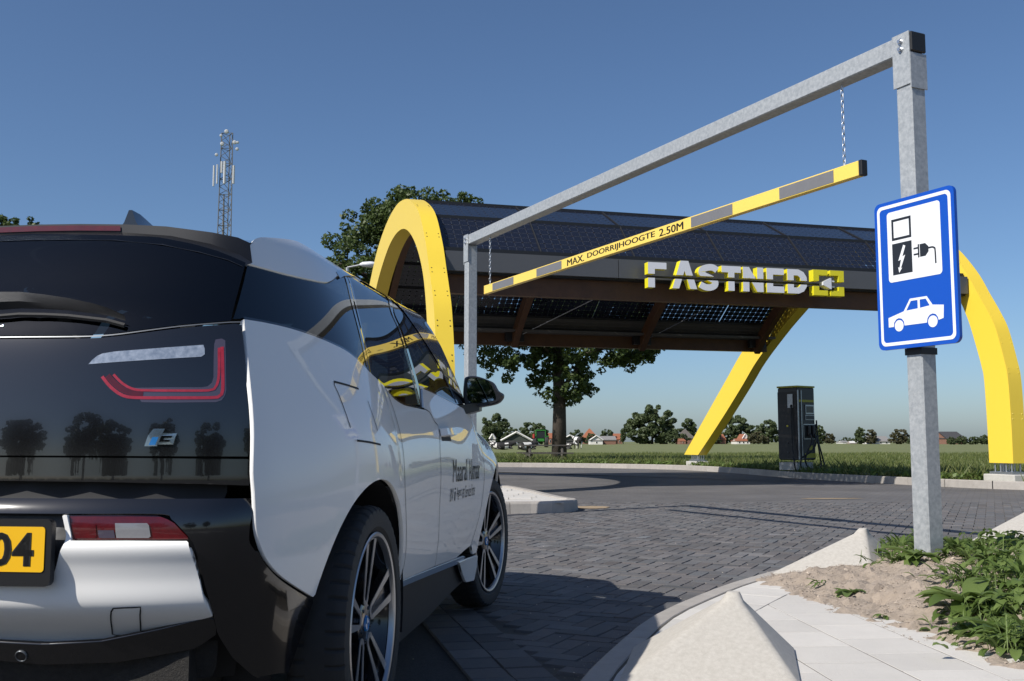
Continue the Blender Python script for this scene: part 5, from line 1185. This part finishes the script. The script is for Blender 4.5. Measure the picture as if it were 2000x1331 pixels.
ribbon('window_divider', d1, side_pt, .022, 'black_gloss', quarter, off=-.003); ribbon('window_divider', shrink(d1, d1b, .9), side_pt, .014, 'black_gloss', quarter, off=-.004); ribbon('window_divider', d2, side_pt, .02, 'black_gloss', quarter, off=-.002)
ribbon('window_divider', pxs([(825, 757), (827, 778), (828, 800)]), side_pt, .05, 'black_satin', quarter, off=-.006)
ribbon('window_trim', raillow[5:14], side_pt, .022, 'black_gloss', quarter, off=.0015); ribbon('window_trim', gl_low[2:], side_pt, .008, 'black_gloss', quarter, off=-.001); ribbon('window_trim', beltd, side_pt, .008, 'black_gloss', quarter, off=.001); ribbon('window_trim', pxs([(828, 759), (857, 772), (892, 790)]), side_pt, .008, 'black_gloss', quarter, off=.001)
# door handle
hx = on_side(870, 846); hm = MB()
def handle_row(du, z0, z1, off): return [side_pt(hx[0]+du, z0, 0)[0], side_pt(hx[0]+du, z0+.004, off)[0], side_pt(hx[0]+du, z1-.004, off)[0], side_pt(hx[0]+du, z1, 0)[0]]
hz0, hz1 = hx[1]-.018, hx[1]+.016
hm.loft([handle_row(-.13, hz0, hz1, .003), handle_row(-.115, hz0, hz1, .03), handle_row(0, hz0, hz1, .034), handle_row(.1, hz0, hz1, .03), handle_row(.12, hz0, hz1, .004)]); hm.build('door_handle', 'white_paint', car, smooth='auto')
ribbon('handle_recess', [(hx[0]-.12, hx[1]-.026), (hx[0]+.1, hx[1]-.026)], side_pt, .016, 'seam', car, off=.001, smoothline=False)
# lettering on the front door
def side_text(txt, p0, p1, h, m, name):
    a, b = np.array(on_side(*p0)), np.array(on_side(*p1)); me = text_mesh(txt, .1, m, 0, 0); co = np.zeros(len(me.vertices)*3); me.vertices.foreach_get('co', co); co = co.reshape(-1, 3); mn, mx = co.min(0), co.max(0); q = (co-mn)/np.maximum(mx-mn, 1e-6)
    new = [side_pt(a[0]+(b[0]-a[0])*k[0], a[1]+(b[1]-a[1])*k[0]+k[1]*h, .0016)[0] for k in q]; me.vertices.foreach_set('co', np.array(new).ravel()); me.update(); link(name, me, car)
def words(txt, p0, p1, h, m):
    n = len(txt); k = 0
    for wd_ in txt.split(' '):
        f0, f1 = k/n, (k+len(wd_))/n; k += len(wd_)+1; q = lambda f: (p0[0]+(p1[0]-p0[0])*(1-(1-f)**1.35), p0[1]+(p1[1]-p0[1])*(1-(1-f)**1.35)); side_text(wd_, q(f0), q(f1), h if wd_ not in ('en',) else h*.78, m, 'door_lettering')
words('Maaral Alkmaar', (884, 943), (937, 935), .098, 'print_black'); words('BMW i Agent en Service Partner', (878, 981), (927, 967), .056, 'recess_grey')
# ---- rear
def rsym(pts): return pts+[(-w, z) for w, z in pts[::-1]]
def c0(p): return (0.0, p[1])
gb = pxr([(0, 656), (144, 655), (216, 652), (288, 643), (361, 634), (451, 627)]); gt = pxr([(480, 513), (430, 492), (379, 477), (306, 463), (200, 459), (60, 457)])
rw_ = panel('rear_window', rsym([c0(gb[0])]+sp_(gb)[2:]+gt+[c0(gt[-1])])[:], rear_pt, 'tinted_glass', car, step=.04, th=0)
tg_top = [(w, z-.009) for w, z in sp_(gb)]+pxr([(472, 631)]); tg_r = pxr([(478, 690), (484, 765), (488, 850), (489, 891)])
tailgate = panel('tailgate', rsym([(0, .857), (.35, .856)]+pxr([(486, 892)])+tg_r[::-1]+tg_top[::-1][:-2]+[(0, tg_top[0][1])]), rear_pt, 'black_gloss', car, step=.03, vstep=.02)
panel('tailgate_lower_strip', rsym([(0, .797)]+pxr([(200, 942), (400, 946), (487, 949), (489, 897)])+[(.35, .8515), (0, .8525)]), rear_pt, 'black_gloss', car, step=.03, vstep=.009, off=-.004)
# corner line between rear and side surfaces
def corner(z):
    w = .7
    for _ in range(60): w = .5*w+.5*Wf(Ua(w, z), z)
    return w
cz = np.linspace(.752, .31, 22); crn = [(corner(z)-(.014 if z > .64 else 0), z) for z in cz]; cru = [(Ua(w, z), z) for w, z in crn]
def cnorm(z):
    w = corner(z); n = apron_pt(w, z)[1]+side_pt(Ua(w, z), z)[1]; return n/np.linalg.norm(n)
def apron_soft(w, z, off=0, sgn=1):      # shading runs smoothly round the rear corner
    p, n = apron_pt(w, z, off); d = (corner(z)-abs(w))/.16; t = max(0., min(1., 1-d)); t = t*t*(3-2*t); c = cnorm(z)*np.array([1 if w > 0 else -1, 1, 1]); n = n*(1-t)+c*t; return p, n/np.linalg.norm(n)
def side_soft(u, z, off=0, sgn=1):
    p, n = side_pt(u, z, off, sgn); w = corner(z); d = (u-Ua(w, z))/.16; t = max(0., min(1., 1-d)); t = t*t*(3-2*t); c = cnorm(z)*np.array([sgn, 1, 1]); n = n*(1-t)+c*t; return p, n/np.linalg.norm(n)
lampr = pxr([(121, 1004), (310, 1004), (330, 1012), (344, 1022), (368, 1053), (374, 1075), (396, 1150), (419, 1203)])
apron = panel('bumper_apron', [(-.0, .722)]+sp_(lampr, 3)+pxr([(440, 1233), (472, 1276), (512, 1309)])+[(crn[-1][0], .305)]+crn[::-1]+[(.35, .755), (0, .756)], apron_soft, 'black_gloss', car, step=.03, vstep=.012)
panel('bumper_apron', [(-w, z) for w, z in ([(-.0, .722)]+sp_(lampr, 3)+pxr([(440, 1233), (472, 1276), (512, 1309)])+[(crn[-1][0], .305)]+crn[::-1]+[(.35, .755), (0, .756)])], apron_soft, 'black_gloss', car, step=.03, vstep=.012)
apc = [(u, z) for u, z in cru if z < .655]+pxs([(545, 1316), (566, 1316), (606, 1197), (616, 1171)])+[(u-.006, z-.006) for u, z in fend_low[1:]]
for sg in (1, -1): panel('apron_side', [p for i, p in enumerate(apc) if p[1] < .64], side_soft, 'black_gloss', car, step=.026, off=-.003, sgn=sg)
bump = [(0, .414)]+pxr([(108, 1253), (217, 1247), (325, 1226), (416, 1203), (393, 1150), (371, 1074), (368, 1058), (250, 1057.5), (137, 1057.5)])+pxr([(131, 1006), (122, 1006), (126, 1063), (108, 1114), (92, 1146)])+[(0, .552)]
bumper = panel('rear_bumper', rsym(bump), rear_pt, 'white_paint', car, step=.03, vstep=.007, off=.002, th=.03)
lamp_poly = pxr([(134, 1056), (131, 1006), (220, 1005.5), (307, 1007), (326, 1014), (341, 1023), (354, 1038), (366, 1055)])
lr = panel('fog_lamp', lamp_poly, apron_pt, 'lamp_red', car, step=.03, vstep=.009, off=-.006)
panel('lamp_insert', pxr([(224, 1022), (290, 1022), (292, 1052), (224, 1052)]), apron_pt, 'lamp_clear', lr, step=.02, vstep=.009, off=-.0035, th=0); panel('lamp_insert', pxr([(190, 1036), (222, 1036), (222, 1052), (190, 1052)]), apron_pt, 'lamp_smoke', lr, step=.02, vstep=.009, off=-.0035, th=0)
panel('lamp_insert', pxr([(132, 1022), (186, 1024), (186, 1052), (136, 1053)]), apron_pt, 'lamp_red', lr, step=.02, vstep=.009, off=-.0042, th=0)
panel('fog_lamp', [(-w, z) for w, z in lamp_poly], apron_pt, 'lamp_red', car, step=.03, off=-.006)
panel('plate_recess', [(-.30, .545), (.30, .545), (.30, .728), (-.30, .728)], rear_pt, 'recess_grey', car, step=.05, off=-.03, th=0)
pz0, pz1 = on_rear(50, 1115)[1], on_rear(50, 1027)[1]; pw = on_rear(106, 1030)[0]
MB().prism(rrect(2*pw+.03, pz1-pz0+.05, .014, 4, 0, (pz0+pz1)/2-.008), (0, Uf(.15, .64)+.014, 0), (1, 0, 0), (0, 0, 1), (0, -1, 0), .018).build('plate_holder', 'black_satin', car)
plt_ = MB().prism(rrect(2*pw, pz1-pz0, .008, 4, 0, (pz0+pz1)/2), (0, Uf(.15, .64)-.0045, 0), (1, 0, 0), (0, 0, 1), (0, -1, 0), .002).build('number_plate', 'plate_yellow', car)
dz_ = pz1-pz0
for chx, xl, xr in (('0', on_rear(-16, 1070)[0], on_rear(25, 1070)[0]), ('4', on_rear(28, 1070)[0], on_rear(70, 1070)[0])):
    me = text_mesh(chx, .1, 'print_black', .0006, .0022); fit_text(me, xr-xl, dz_*.74, (xl, Uf(.15, .64)-.0066, pz0+dz_*.13), (1, 0, 0), (0, 0, 1), (0, -1, 0), .003); link('plate_digit', me, plt_)
tow = pxr([(222, 1187), (270, 1185), (275, 1190), (275, 1233), (270, 1238), (226, 1239), (220, 1234), (218, 1192)]); ribbon('tow_cover_seam', [tuple(p) for p in tow]+[tow[0]], rear_pt, .003, 'seam', bumper, off=.0035, n=2)
val = [(0, .368)]+pxr([(108, 1292), (250, 1288), (400, 1262), (440, 1234), (418, 1206), (325, 1228), (217, 1249), (108, 1255)])+[(0, .411)]
vl = panel('lower_valance', rsym(val), apron_pt, 'black_gloss', car, step=.03, off=-.008)
sxz = on_rear(66, 1275); sp0, sn = apron_pt(*sxz, -.006); MB().lathe([(.012, .002), (.0135, .004), (.015, .002), (.015, -.004)], sp0, sn, 18).build('parking_sensor', 'silver_trim', vl, smooth=True); MB().lathe([(0, .003), (.0115, .002), (.0118, -.004)], sp0, sn, 16).build('sensor_face', 'black_satin', vl)
panel('diffuser', rsym([(0, .27), (.6, .30), (.62, .40), (.4, .37), (0, .362)]), apron_pt, 'rough_under', car, step=.05, off=-.03, th=0)
# light units in the black tailgate
tl = [(w, z) for w, z in pxr([(173, 712), (182, 702), (195, 692), (225, 687), (252, 685), (330, 679), (400, 674), (400, 697), (330, 701), (252, 706), (210, 709)])]
panel('indicator_lamp', tl, rear_pt, 'lamp_blue', tailgate, step=.02, off=.0012, th=0)
band = pxr([(203, 730), (222, 756), (240, 767), (262, 772), (330, 775), (420, 774), (432, 768), (431, 720), (430, 672)])
panel('lamp_lens', pxr([(262, 758), (330, 757), (402, 757), (413, 751), (417, 738), (419, 664), (440, 661), (441, 700), (442, 764), (437, 780), (425, 786), (330, 787), (275, 786)]), rear_pt, 'lamp_smoke', tailgate, step=.02, off=.0008, th=0)
tlm = ribbon('tail_lamp', pxr([(200, 736), (216, 756), (238, 772), (262, 777), (330, 777.5), (418, 777), (430, 772), (435, 764), (435, 720), (434, 678)]), rear_pt, .0075, 'lamp_bright_red', tailgate, off=.0018); ribbon('tail_lamp', pxr([(222, 732), (240, 750), (262, 761), (290, 763), (340, 763.5), (408, 763), (420, 757), (426, 745), (428, 720), (428, 680)]), rear_pt, .006, 'lamp_bright_red', tailgate, off=.0018)
ribbon('tail_lamp', pxr([(210, 734), (228, 753), (250, 766), (280, 769)]), rear_pt, .014, 'lamp_red', tailgate, off=.0014)
panel('indicator_lamp', [(-w, z) for w, z in tl], rear_pt, 'lamp_blue', tailgate, step=.02, off=.0012, th=0)
for ln, wd_ in (([(200, 736), (216, 756), (238, 772), (262, 777), (330, 777.5), (418, 777), (430, 772), (435, 764), (435, 720), (434, 678)], .0075), ([(222, 732), (240, 750), (262, 761), (290, 763), (340, 763.5), (408, 763), (420, 757), (426, 745), (428, 720), (428, 680)], .006)):
    ribbon('tail_lamp', [(-w, z) for w, z in pxr(ln)], rear_pt, wd_, 'lamp_bright_red', tailgate, off=.0018)
# model badge
bi = on_rear(284, 872); bt_ = on_rear(318, 838)
def badge(poly, m, off, name):
    V = [rear_pt(bi[0]+x*(bt_[0]-bi[0]), bi[1]+y*(bt_[1]-bi[1]), off)[0] for x, y in poly]; V2 = [rear_pt(bi[0]+x*(bt_[0]-bi[0]), bi[1]+y*(bt_[1]-bi[1]), 0)[0] for x, y in poly]; n = len(poly)
    tri = tessellate_polygon([[Vector((p[0], p[1], 0)) for p in poly]]); F = []
    for t in tri: nn = np.cross(V[t[1]]-V[t[0]], V[t[2]]-V[t[0]]); F.append(tuple(t) if nn[1] < 0 else tuple(t[::-1]))
    MB().add(V+V2, F+[(i, i+n, (i+1) % n+n, (i+1) % n) for i in range(n)]).build(name, m, tailgate)
badge([(-.05, 0), (.72, 0), (.95, .62), (1.15, 1.0), (.45, 1.0), (.15, .62)], 'chrome', .004, 'badge'); badge([(.22, .06), (.62, .06), (.8, .52), (.42, .52)], 'badge_blue', .0055, 'badge_inlay'); badge([(.5, .62), (.84, .62), (.98, .92), (.62, .92)], 'chrome', .0055, 'badge_inlay')
th3 = [(.95, .75), (1.9, .75), (1.78, .45), (1.7, .1), (.78, .1), (.82, .25), (1.45, .25), (1.5, .36), (1.1, .36), (1.14, .48), (1.58, .48), (1.62, .6), (.92, .6)]; badge(th3, 'chrome', .004, 'badge')
# spoiler, roof, brake light
sp_top = [(w, .30+.02*(w/.37)**2 if w < .45 else .322+.05*(w-.49)/.09, z) for w, z in ((0, 1.487), (.12, 1.486), (.25, 1.482), (.365, 1.475), (.491, 1.458), (.555, 1.447), (.578, 1.437))]
st = np.array(sp_top); st[:, 1] = [.298, .299, .302, .309, .322, .345, .372]
s_low = np.array([(0, .296, 1.464), (.12, .297, 1.463), (.25, .30, 1.459), (.38, .306, 1.448), (.49, .315, 1.425), (.57, .318, 1.395), (.605, .325, 1.372)])
s_in = np.array([(w, Uf(w, z)-.002, z) for w, z in ((0, 1.432), (.12, 1.431), (.25, 1.427), (.38, 1.413), (.48, 1.392), (.56, 1.37), (.6, 1.352))])
mir = lambda R: [np.array([-p[0], p[1], p[2]]) for p in R[::-1]]+[np.array(p) for p in R[1:]]
spo = MB().loft([mir(st), mir(s_low)]).loft([mir(s_low), mir(s_in)]).build('roof_spoiler', 'black_satin', car, smooth='auto')
bl = [np.array(p) for p in mir(np.array([(0, .2935, 1.482), (.12, .2945, 1.481), (.238, .298, 1.477)]))]; bl2 = [np.array(p) for p in mir(np.array([(0, .292, 1.467), (.12, .293, 1.466), (.24, .2965, 1.463)]))]
MB().loft([bl, bl2]).build('brake_light', 'lamp_red', car)
rails = [np.array([Wf(u, z), u, z]) for u, z in sp_(railtop[3:10], 3)]
rows = [mir(st)]
def arow(e, crown, bulge, n=13): return [np.array([e[0]*t, e[1]+bulge*(1-t*t), e[2]+crown*(1-abs(t)**2.0)]) for t in np.linspace(-1, 1, n)]
for i, e in enumerate(rails[2:]): rows.append(arow(e+np.array([-.004, 0, -.012]), .02*max(0, 1-1.6*i/len(rails)), -.06+.10*i/len(rails)))
MB().loft(rows[::-1]).build('roof', 'black_gloss', car, smooth=True)
ws = [np.array([Wf(u, z), u, z]) for u, z in sp_(railtop[9:], 2)]; wrow = [arow(e+np.array([-.012, 0, -.004]), .004, .04+.32*i/len(ws)) for i, e in enumerate(ws)]
MB().loft(wrow[::-1]).build('windscreen', 'clear_glass', car, smooth=True)
hood = []
for u, z in [(2.80, 1.03)]+sp_(ftop[:], 3): hood.append(arow(np.array([Wf(u, z)+.001, u, z]), .07*max(.2, min(1, (4.0-u)/.9)), .30*min(1, max(.12, (u-2.7)/1.2)) if u > 3.4 else .30))
MB().loft([wrow[-1]]+hood[1:]).build('bonnet', 'black_gloss', car, smooth=True)
nose = [hood[-1], [p+np.array([0, .02, -.18]) for p in hood[-1]], [p+np.array([0, -.06, -.34]) for p in hood[-1]]]; MB().loft(nose).build('front_bumper', 'white_paint', car, smooth=True)
# antenna fin
fin = [(265, 440), (246, 440), (247, 414), (262, 413), (277, 419), (292, 432), (297, 441)]
rf = cray(262, 440); tt = (.52-CE[1])/rf[1]; fpz = CE+rf*tt
def fin_at(x, y): r = cray(x, y); return CE+r*((.42-CE[1])/r[1])
fa, fb = fin_at(246, 440), fin_at(297, 440); ft_ = fin_at(252, 414); wfin = .5*(fa[0]+fin_at(275, 440)[0]); hh = ft_[2]-fa[2]
MB().loft([[np.array([wfin+sx*w_, y, fa[2]-.02+z]) for sx, w_, z in ((-1, .035*k, 0), (-1, .018*k, hh*h*.6), (-.4, .012*k, hh*h+.02), (.4, .012*k, hh*h+.02), (1, .018*k, hh*h*.6), (1, .035*k, 0))] for y, k, h in ((.40, 1, 1.0), (.45, 1, .95), (.5, .9, .7), (.56, .6, .4), (.62, .15, .1))], cap=True).build('antenna_fin', 'black_gloss', car, smooth='auto')
# rear wiper
wp = pxr([(-60, 598), (0, 595), (54, 593.5), (100, 597), (144, 602), (190, 610), (216, 616), (249, 628)]); V = []
up_ = [rear_pt(w, z, .05-.02*i/7)[0] for i, (w, z) in enumerate(wp)]; lo2 = [rear_pt(w, z-.022+.019*i/7, .04-.025*i/7)[0] for i, (w, z) in enumerate(wp)]; lo3 = [rear_pt(w, z-.03+.024*i/7, .014)[0] for i, (w, z) in enumerate(wp)]
MB().loft([up_, lo2, lo3]).build('rear_wiper', 'dark_trim', car, smooth='auto'); MB().tube([rear_pt(w, z-.046+.03*i/7, .01)[0] for i, (w, z) in enumerate(wp)], .006, 5).build('wiper_blade', 'rubber', car)
# window seal line
ribbon('tailgate_seam', [(-.3, sp_(gb)[0][1]-.0045), (0, sp_(gb)[0][1]-.0045)]+[(w, z-.0045) for w, z in sp_(gb)[2:]]+pxr([(472, 630)]), rear_pt, .0028, 'silver_trim', tailgate, off=.002, smoothline=False)
# dark structure behind the panels, wheel wells, floor
def bp(w, z): p, n = rear_pt(w, z, -.035); return p
panel('inner_rear', rsym([(0, .25), (.63, .28), (.64, 1.17), (.3, 1.145), (0, 1.14)]), rear_pt, 'seam', car, step=.08, off=-.04, th=0)
MB().box((0, 2.05, .30), (1.36, 2.1, .22)).build('floor_pan', 'rough_under', car); MB().box((0, .62, .33), (1.1, 1.0, .16)).build('rear_underside', 'rough_under', car); MB().box((0, 3.3, .34), (1.05, 1.0, .2)).build('front_underside', 'rough_under', car)
for sg in (1, -1):
    for hu in (.74, 3.31):
        rows = [[np.array([sg*w_, hu+.415*math.cos(a), .36+.415*math.sin(a)]) for w_ in ((.845 if hu < 1 else .86) if a < 1.9 else .68, .55)] for a in np.radians(np.linspace(-15, 195, 30))]
        MB().loft(rows).build('wheel_arch_liner', 'seam', car); MB().add([(sg*.55, hu+.43*math.cos(a), .36+.43*math.sin(a)) for a in np.radians(np.linspace(-20, 200, 20))], [tuple(range(20))]).build('wheel_arch_wall', 'seam', car)
# cabin: dashboard, seats with headrests
MB().box((0, 2.75, .85), (1.4, .5, .35), bev=.08).build('dashboard', 'seat_cloth', car); MB().box((0, .9, .75), (1.25, .3, .55), bev=.08).build('rear_seat', 'seat_cloth', car); MB().box((0, .55, .98), (1.2, .6, .04)).build('parcel_shelf', 'seat_cloth', car)
for x in (-.36, .36):
    MB().box((x, 1.75, .85), (.48, .16, .7), bev=.07).build('seat_backrest', 'seat_cloth', car); MB().box((x, 1.72, 1.30), (.26, .12, .2), bev=.05).build('headrest', 'seat_cloth', car); MB().box((x, 2.0, .55), (.48, .5, .2), bev=.06).build('seat_cushion', 'seat_cloth', car)
MB().box((.0, 1.55, 1.45), (1.0, 1.5, .02)).build('headliner', 'seat_cloth', car)
# ---- wheels
TYR = .35
def tyre_mesh():
    n = 288; prof = [(.262, -.062), (.285, -.080), (.315, -.084), (.335, -.080), (.344, -.070), (.349, -.05), (.35, -.028), (.35, 0), (.35, .028), (.349, .05), (.344, .070), (.335, .080), (.315, .084), (.285, .080), (.262, .062)]
    V = []; F = []
    for (r, h) in prof:
        for k in range(n):
            a = 2*math.pi*k/n; g = 0
            if .333 < r and (k+ (0 if h > 0 else 2)) % 6 == 0 and abs(h) > .03: g = .008
            if abs(abs(h)-.028) < .001: g = .005
            V.append((h, (r-g)*math.cos(a), (r-g)*math.sin(a)))
    for i in range(len(prof)-1):
        for k in range(n): k2 = (k+1) % n; F.append((i*n+k, (i+1)*n+k, (i+1)*n+k2, i*n+k2))
    return make_mesh('tyre', V, F, 'rubber', smooth=True)
def wheel(pos, yaw, sg, spin):
    w = bpy.data.objects.new('wheel', tyre_shared); COL.objects.link(w); w.parent = car; w.location = tuple(pos); w.rotation_euler = (spin, 0, yaw)
    if sg < 0: w.rotation_euler = (spin, 0, math.pi+yaw)
    for nm, me in wheel_parts: link(nm, me, w)
    return w
tyre_shared = tyre_mesh(); tyre_shared.set_sharp_from_angle(angle=math.radians(28)); wheel_parts = []
def wp_(name, mb, m, smooth=False):
    me = make_mesh(name, mb.v, mb.f, m, smooth=bool(smooth), midx=mb.mi if isinstance(m, list) else None)
    if smooth: me.set_sharp_from_angle(angle=math.radians(35))
    wheel_parts.append((name, me))
wp_('rim_barrel', MB().lathe([(.258, .07), (.25, .05), (.235, .03), (.232, -.06), (.262, -.07)], (0, 0, 0), (1, 0, 0), 64), 'rim_black', 1)
wp_('rim_lip', MB().lathe([(.260, .058), (.266, .072), (.269, .076), (.265, .079), (.256, .077), (.250, .069), (.249, .060)], (0, 0, 0), (1, 0, 0), 72), 'rim_silver', 1)
wp_('brake_disc', MB().lathe([(.06, .0), (.06, .012), (.15, .012), (.15, .0)], (-.01, 0, 0), (1, 0, 0), 40), 'brake_disc'); wp_('brake_caliper', MB().box((.0, -.12, .04), (.07, .07, .15), bev=.015), 'rim_black')
def spoke_outline(wi, wo, r0, r1): return [(-wi, r0), (wi, r0), (wo, r1), (-wo, r1)]
for k in range(5):
    a = math.pi/2+2*math.pi*k/5; rad = np.array([0, math.cos(a), math.sin(a)]); tan = np.array([0, -math.sin(a), math.cos(a)]); X = np.array([1., 0, 0])
    # one long loop: outer contour minus the slot, machined face on top of a black base
    def loopc(w0, w1, ri, ro, n=8):
        out = [(math.cos(t)*w0, ri+w0-math.sin(t)*w0) for t in np.linspace(math.pi, 0, n)]; out = [(x, y) for x, y in out]; return out+[(w1, ro), (-w1, ro)]
    outer = loopc(.028, .058, .050, .254); slot = loopc(.0135, .031, .066, .247)
    def curve_x(y): return .050+.018*((y-.06)/.19)**1.5 if y > .06 else .050
    for nm, dep, m, zo in (('spoke', .026, 'rim_black', 0.0), ('spoke_face', .003, 'rim_silver', .0)):
        mb = MB(); base = len(mb.v)
        mb.prism(outer, (0, 0, 0), tan, rad, X, 1.0, [slot])
        mb.v = [np.array([(curve_x(v@rad)+(.0005 if nm == 'spoke_face' else -.002) if v[0] > .5 else curve_x(v@rad)-dep), v[1], v[2]]) for v in mb.v]; wp_(nm, mb, m)
    mb = MB(); mb.prism(loopc(.016, .034, .060, .25), (0, 0, 0), tan, rad, X, 1.0); mb.v = [np.array([curve_x(v@rad)-(.012 if v[0] > .5 else .026), v[1], v[2]]) for v in mb.v]; wp_('spoke_pocket', mb, 'rim_black')
    an = a+math.pi/5; MB_ = MB().lathe([(0, .006), (.006, .006), (.008, 0)], np.array([.046, .05*math.cos(an), .05*math.sin(an)]), (1, 0, 0), 6); wp_('wheel_bolt', MB_, 'rim_black')
wp_('hub', MB().lathe([(0, .05), (.055, .05), (.068, .044), (.07, .02)], (0, 0, 0), (1, 0, 0), 40), 'rim_black', 1); wp_('hub_ring', MB().lathe([(.017, .052), (.021, .056), (.024, .052), (.024, .048)], (0, 0, 0), (1, 0, 0), 32), 'badge_blue', 1)
for k in range(4):
    mb = MB(); pts = [(0, 0)]+[(.0165*math.cos(t), .0165*math.sin(t)) for t in np.linspace(k*math.pi/2, (k+1)*math.pi/2, 9)]; mb.prism(pts, (.051, 0, 0), (0, 1, 0), (0, 0, 1), (1, 0, 0), .0035); wp_('hub_emblem', mb, 'badge_blue' if k % 2 else 'sign_white')
wheel((.775, .74, TYR), 0, 1, math.radians(2)); wheel((.772, 3.31, TYR), math.radians(-9), 1, math.radians(6)); wheel((-.775, .74, TYR), 0, -1, .4); wheel((-.772, 3.31, TYR), math.radians(-9), -1, .9)
# ---- door mirror
MU = 2.74
def mp_(x, y, u=MU): r = cray(x, y); p = CE+r*((u-CE[1])/r[1]); return np.array([p[0], u, p[2]])
mo = [mp_(*q) for q in catmull([(906, 748), (910, 737), (929, 735), (952, 742), (964, 749), (972, 763), (982, 770), (981, 778), (970, 788), (945, 794), (913, 797), (905, 780)], 3, True)]
mc = np.mean(mo, 0); rows = [[mc+(p-mc)*k+np.array([0, dy, dz2]) for p in mo] for k, dy, dz2 in ((.93, -.012, 0), (1, .0, 0), (1.0, .05, 0), (.93, .1, -.004), (.75, .145, -.008), (.4, .175, -.012))]
mh = MB().loft(rows[::-1], closed=True, cap=True).build('door_mirror', 'black_satin', car, smooth='auto')
mg = [mp_(*q)+np.array([0, -.014, 0]) for q in catmull([(914, 748), (917, 741), (933, 739), (954, 745), (962, 757), (969, 777), (960, 784), (917, 786)], 3, True)]; MB().add(mg, [tuple(range(len(mg)))[::-1]]).build('mirror_glass', 'mirror_glass', mh)
sa_ = side_pt(2.70, 1.035)[0]; MB().loft([[sa_+np.array([-.03, y, z]) for y, z in ((-.08, -.02), (.08, -.02), (.08, .03), (-.08, .03))], [mc+np.array([-.02, y, z-.075]) for y, z in ((0, -.02), (.09, -.02), (.09, .02), (0, .02))]], closed=True, cap=True).build('mirror_stalk', 'black_satin', mh)
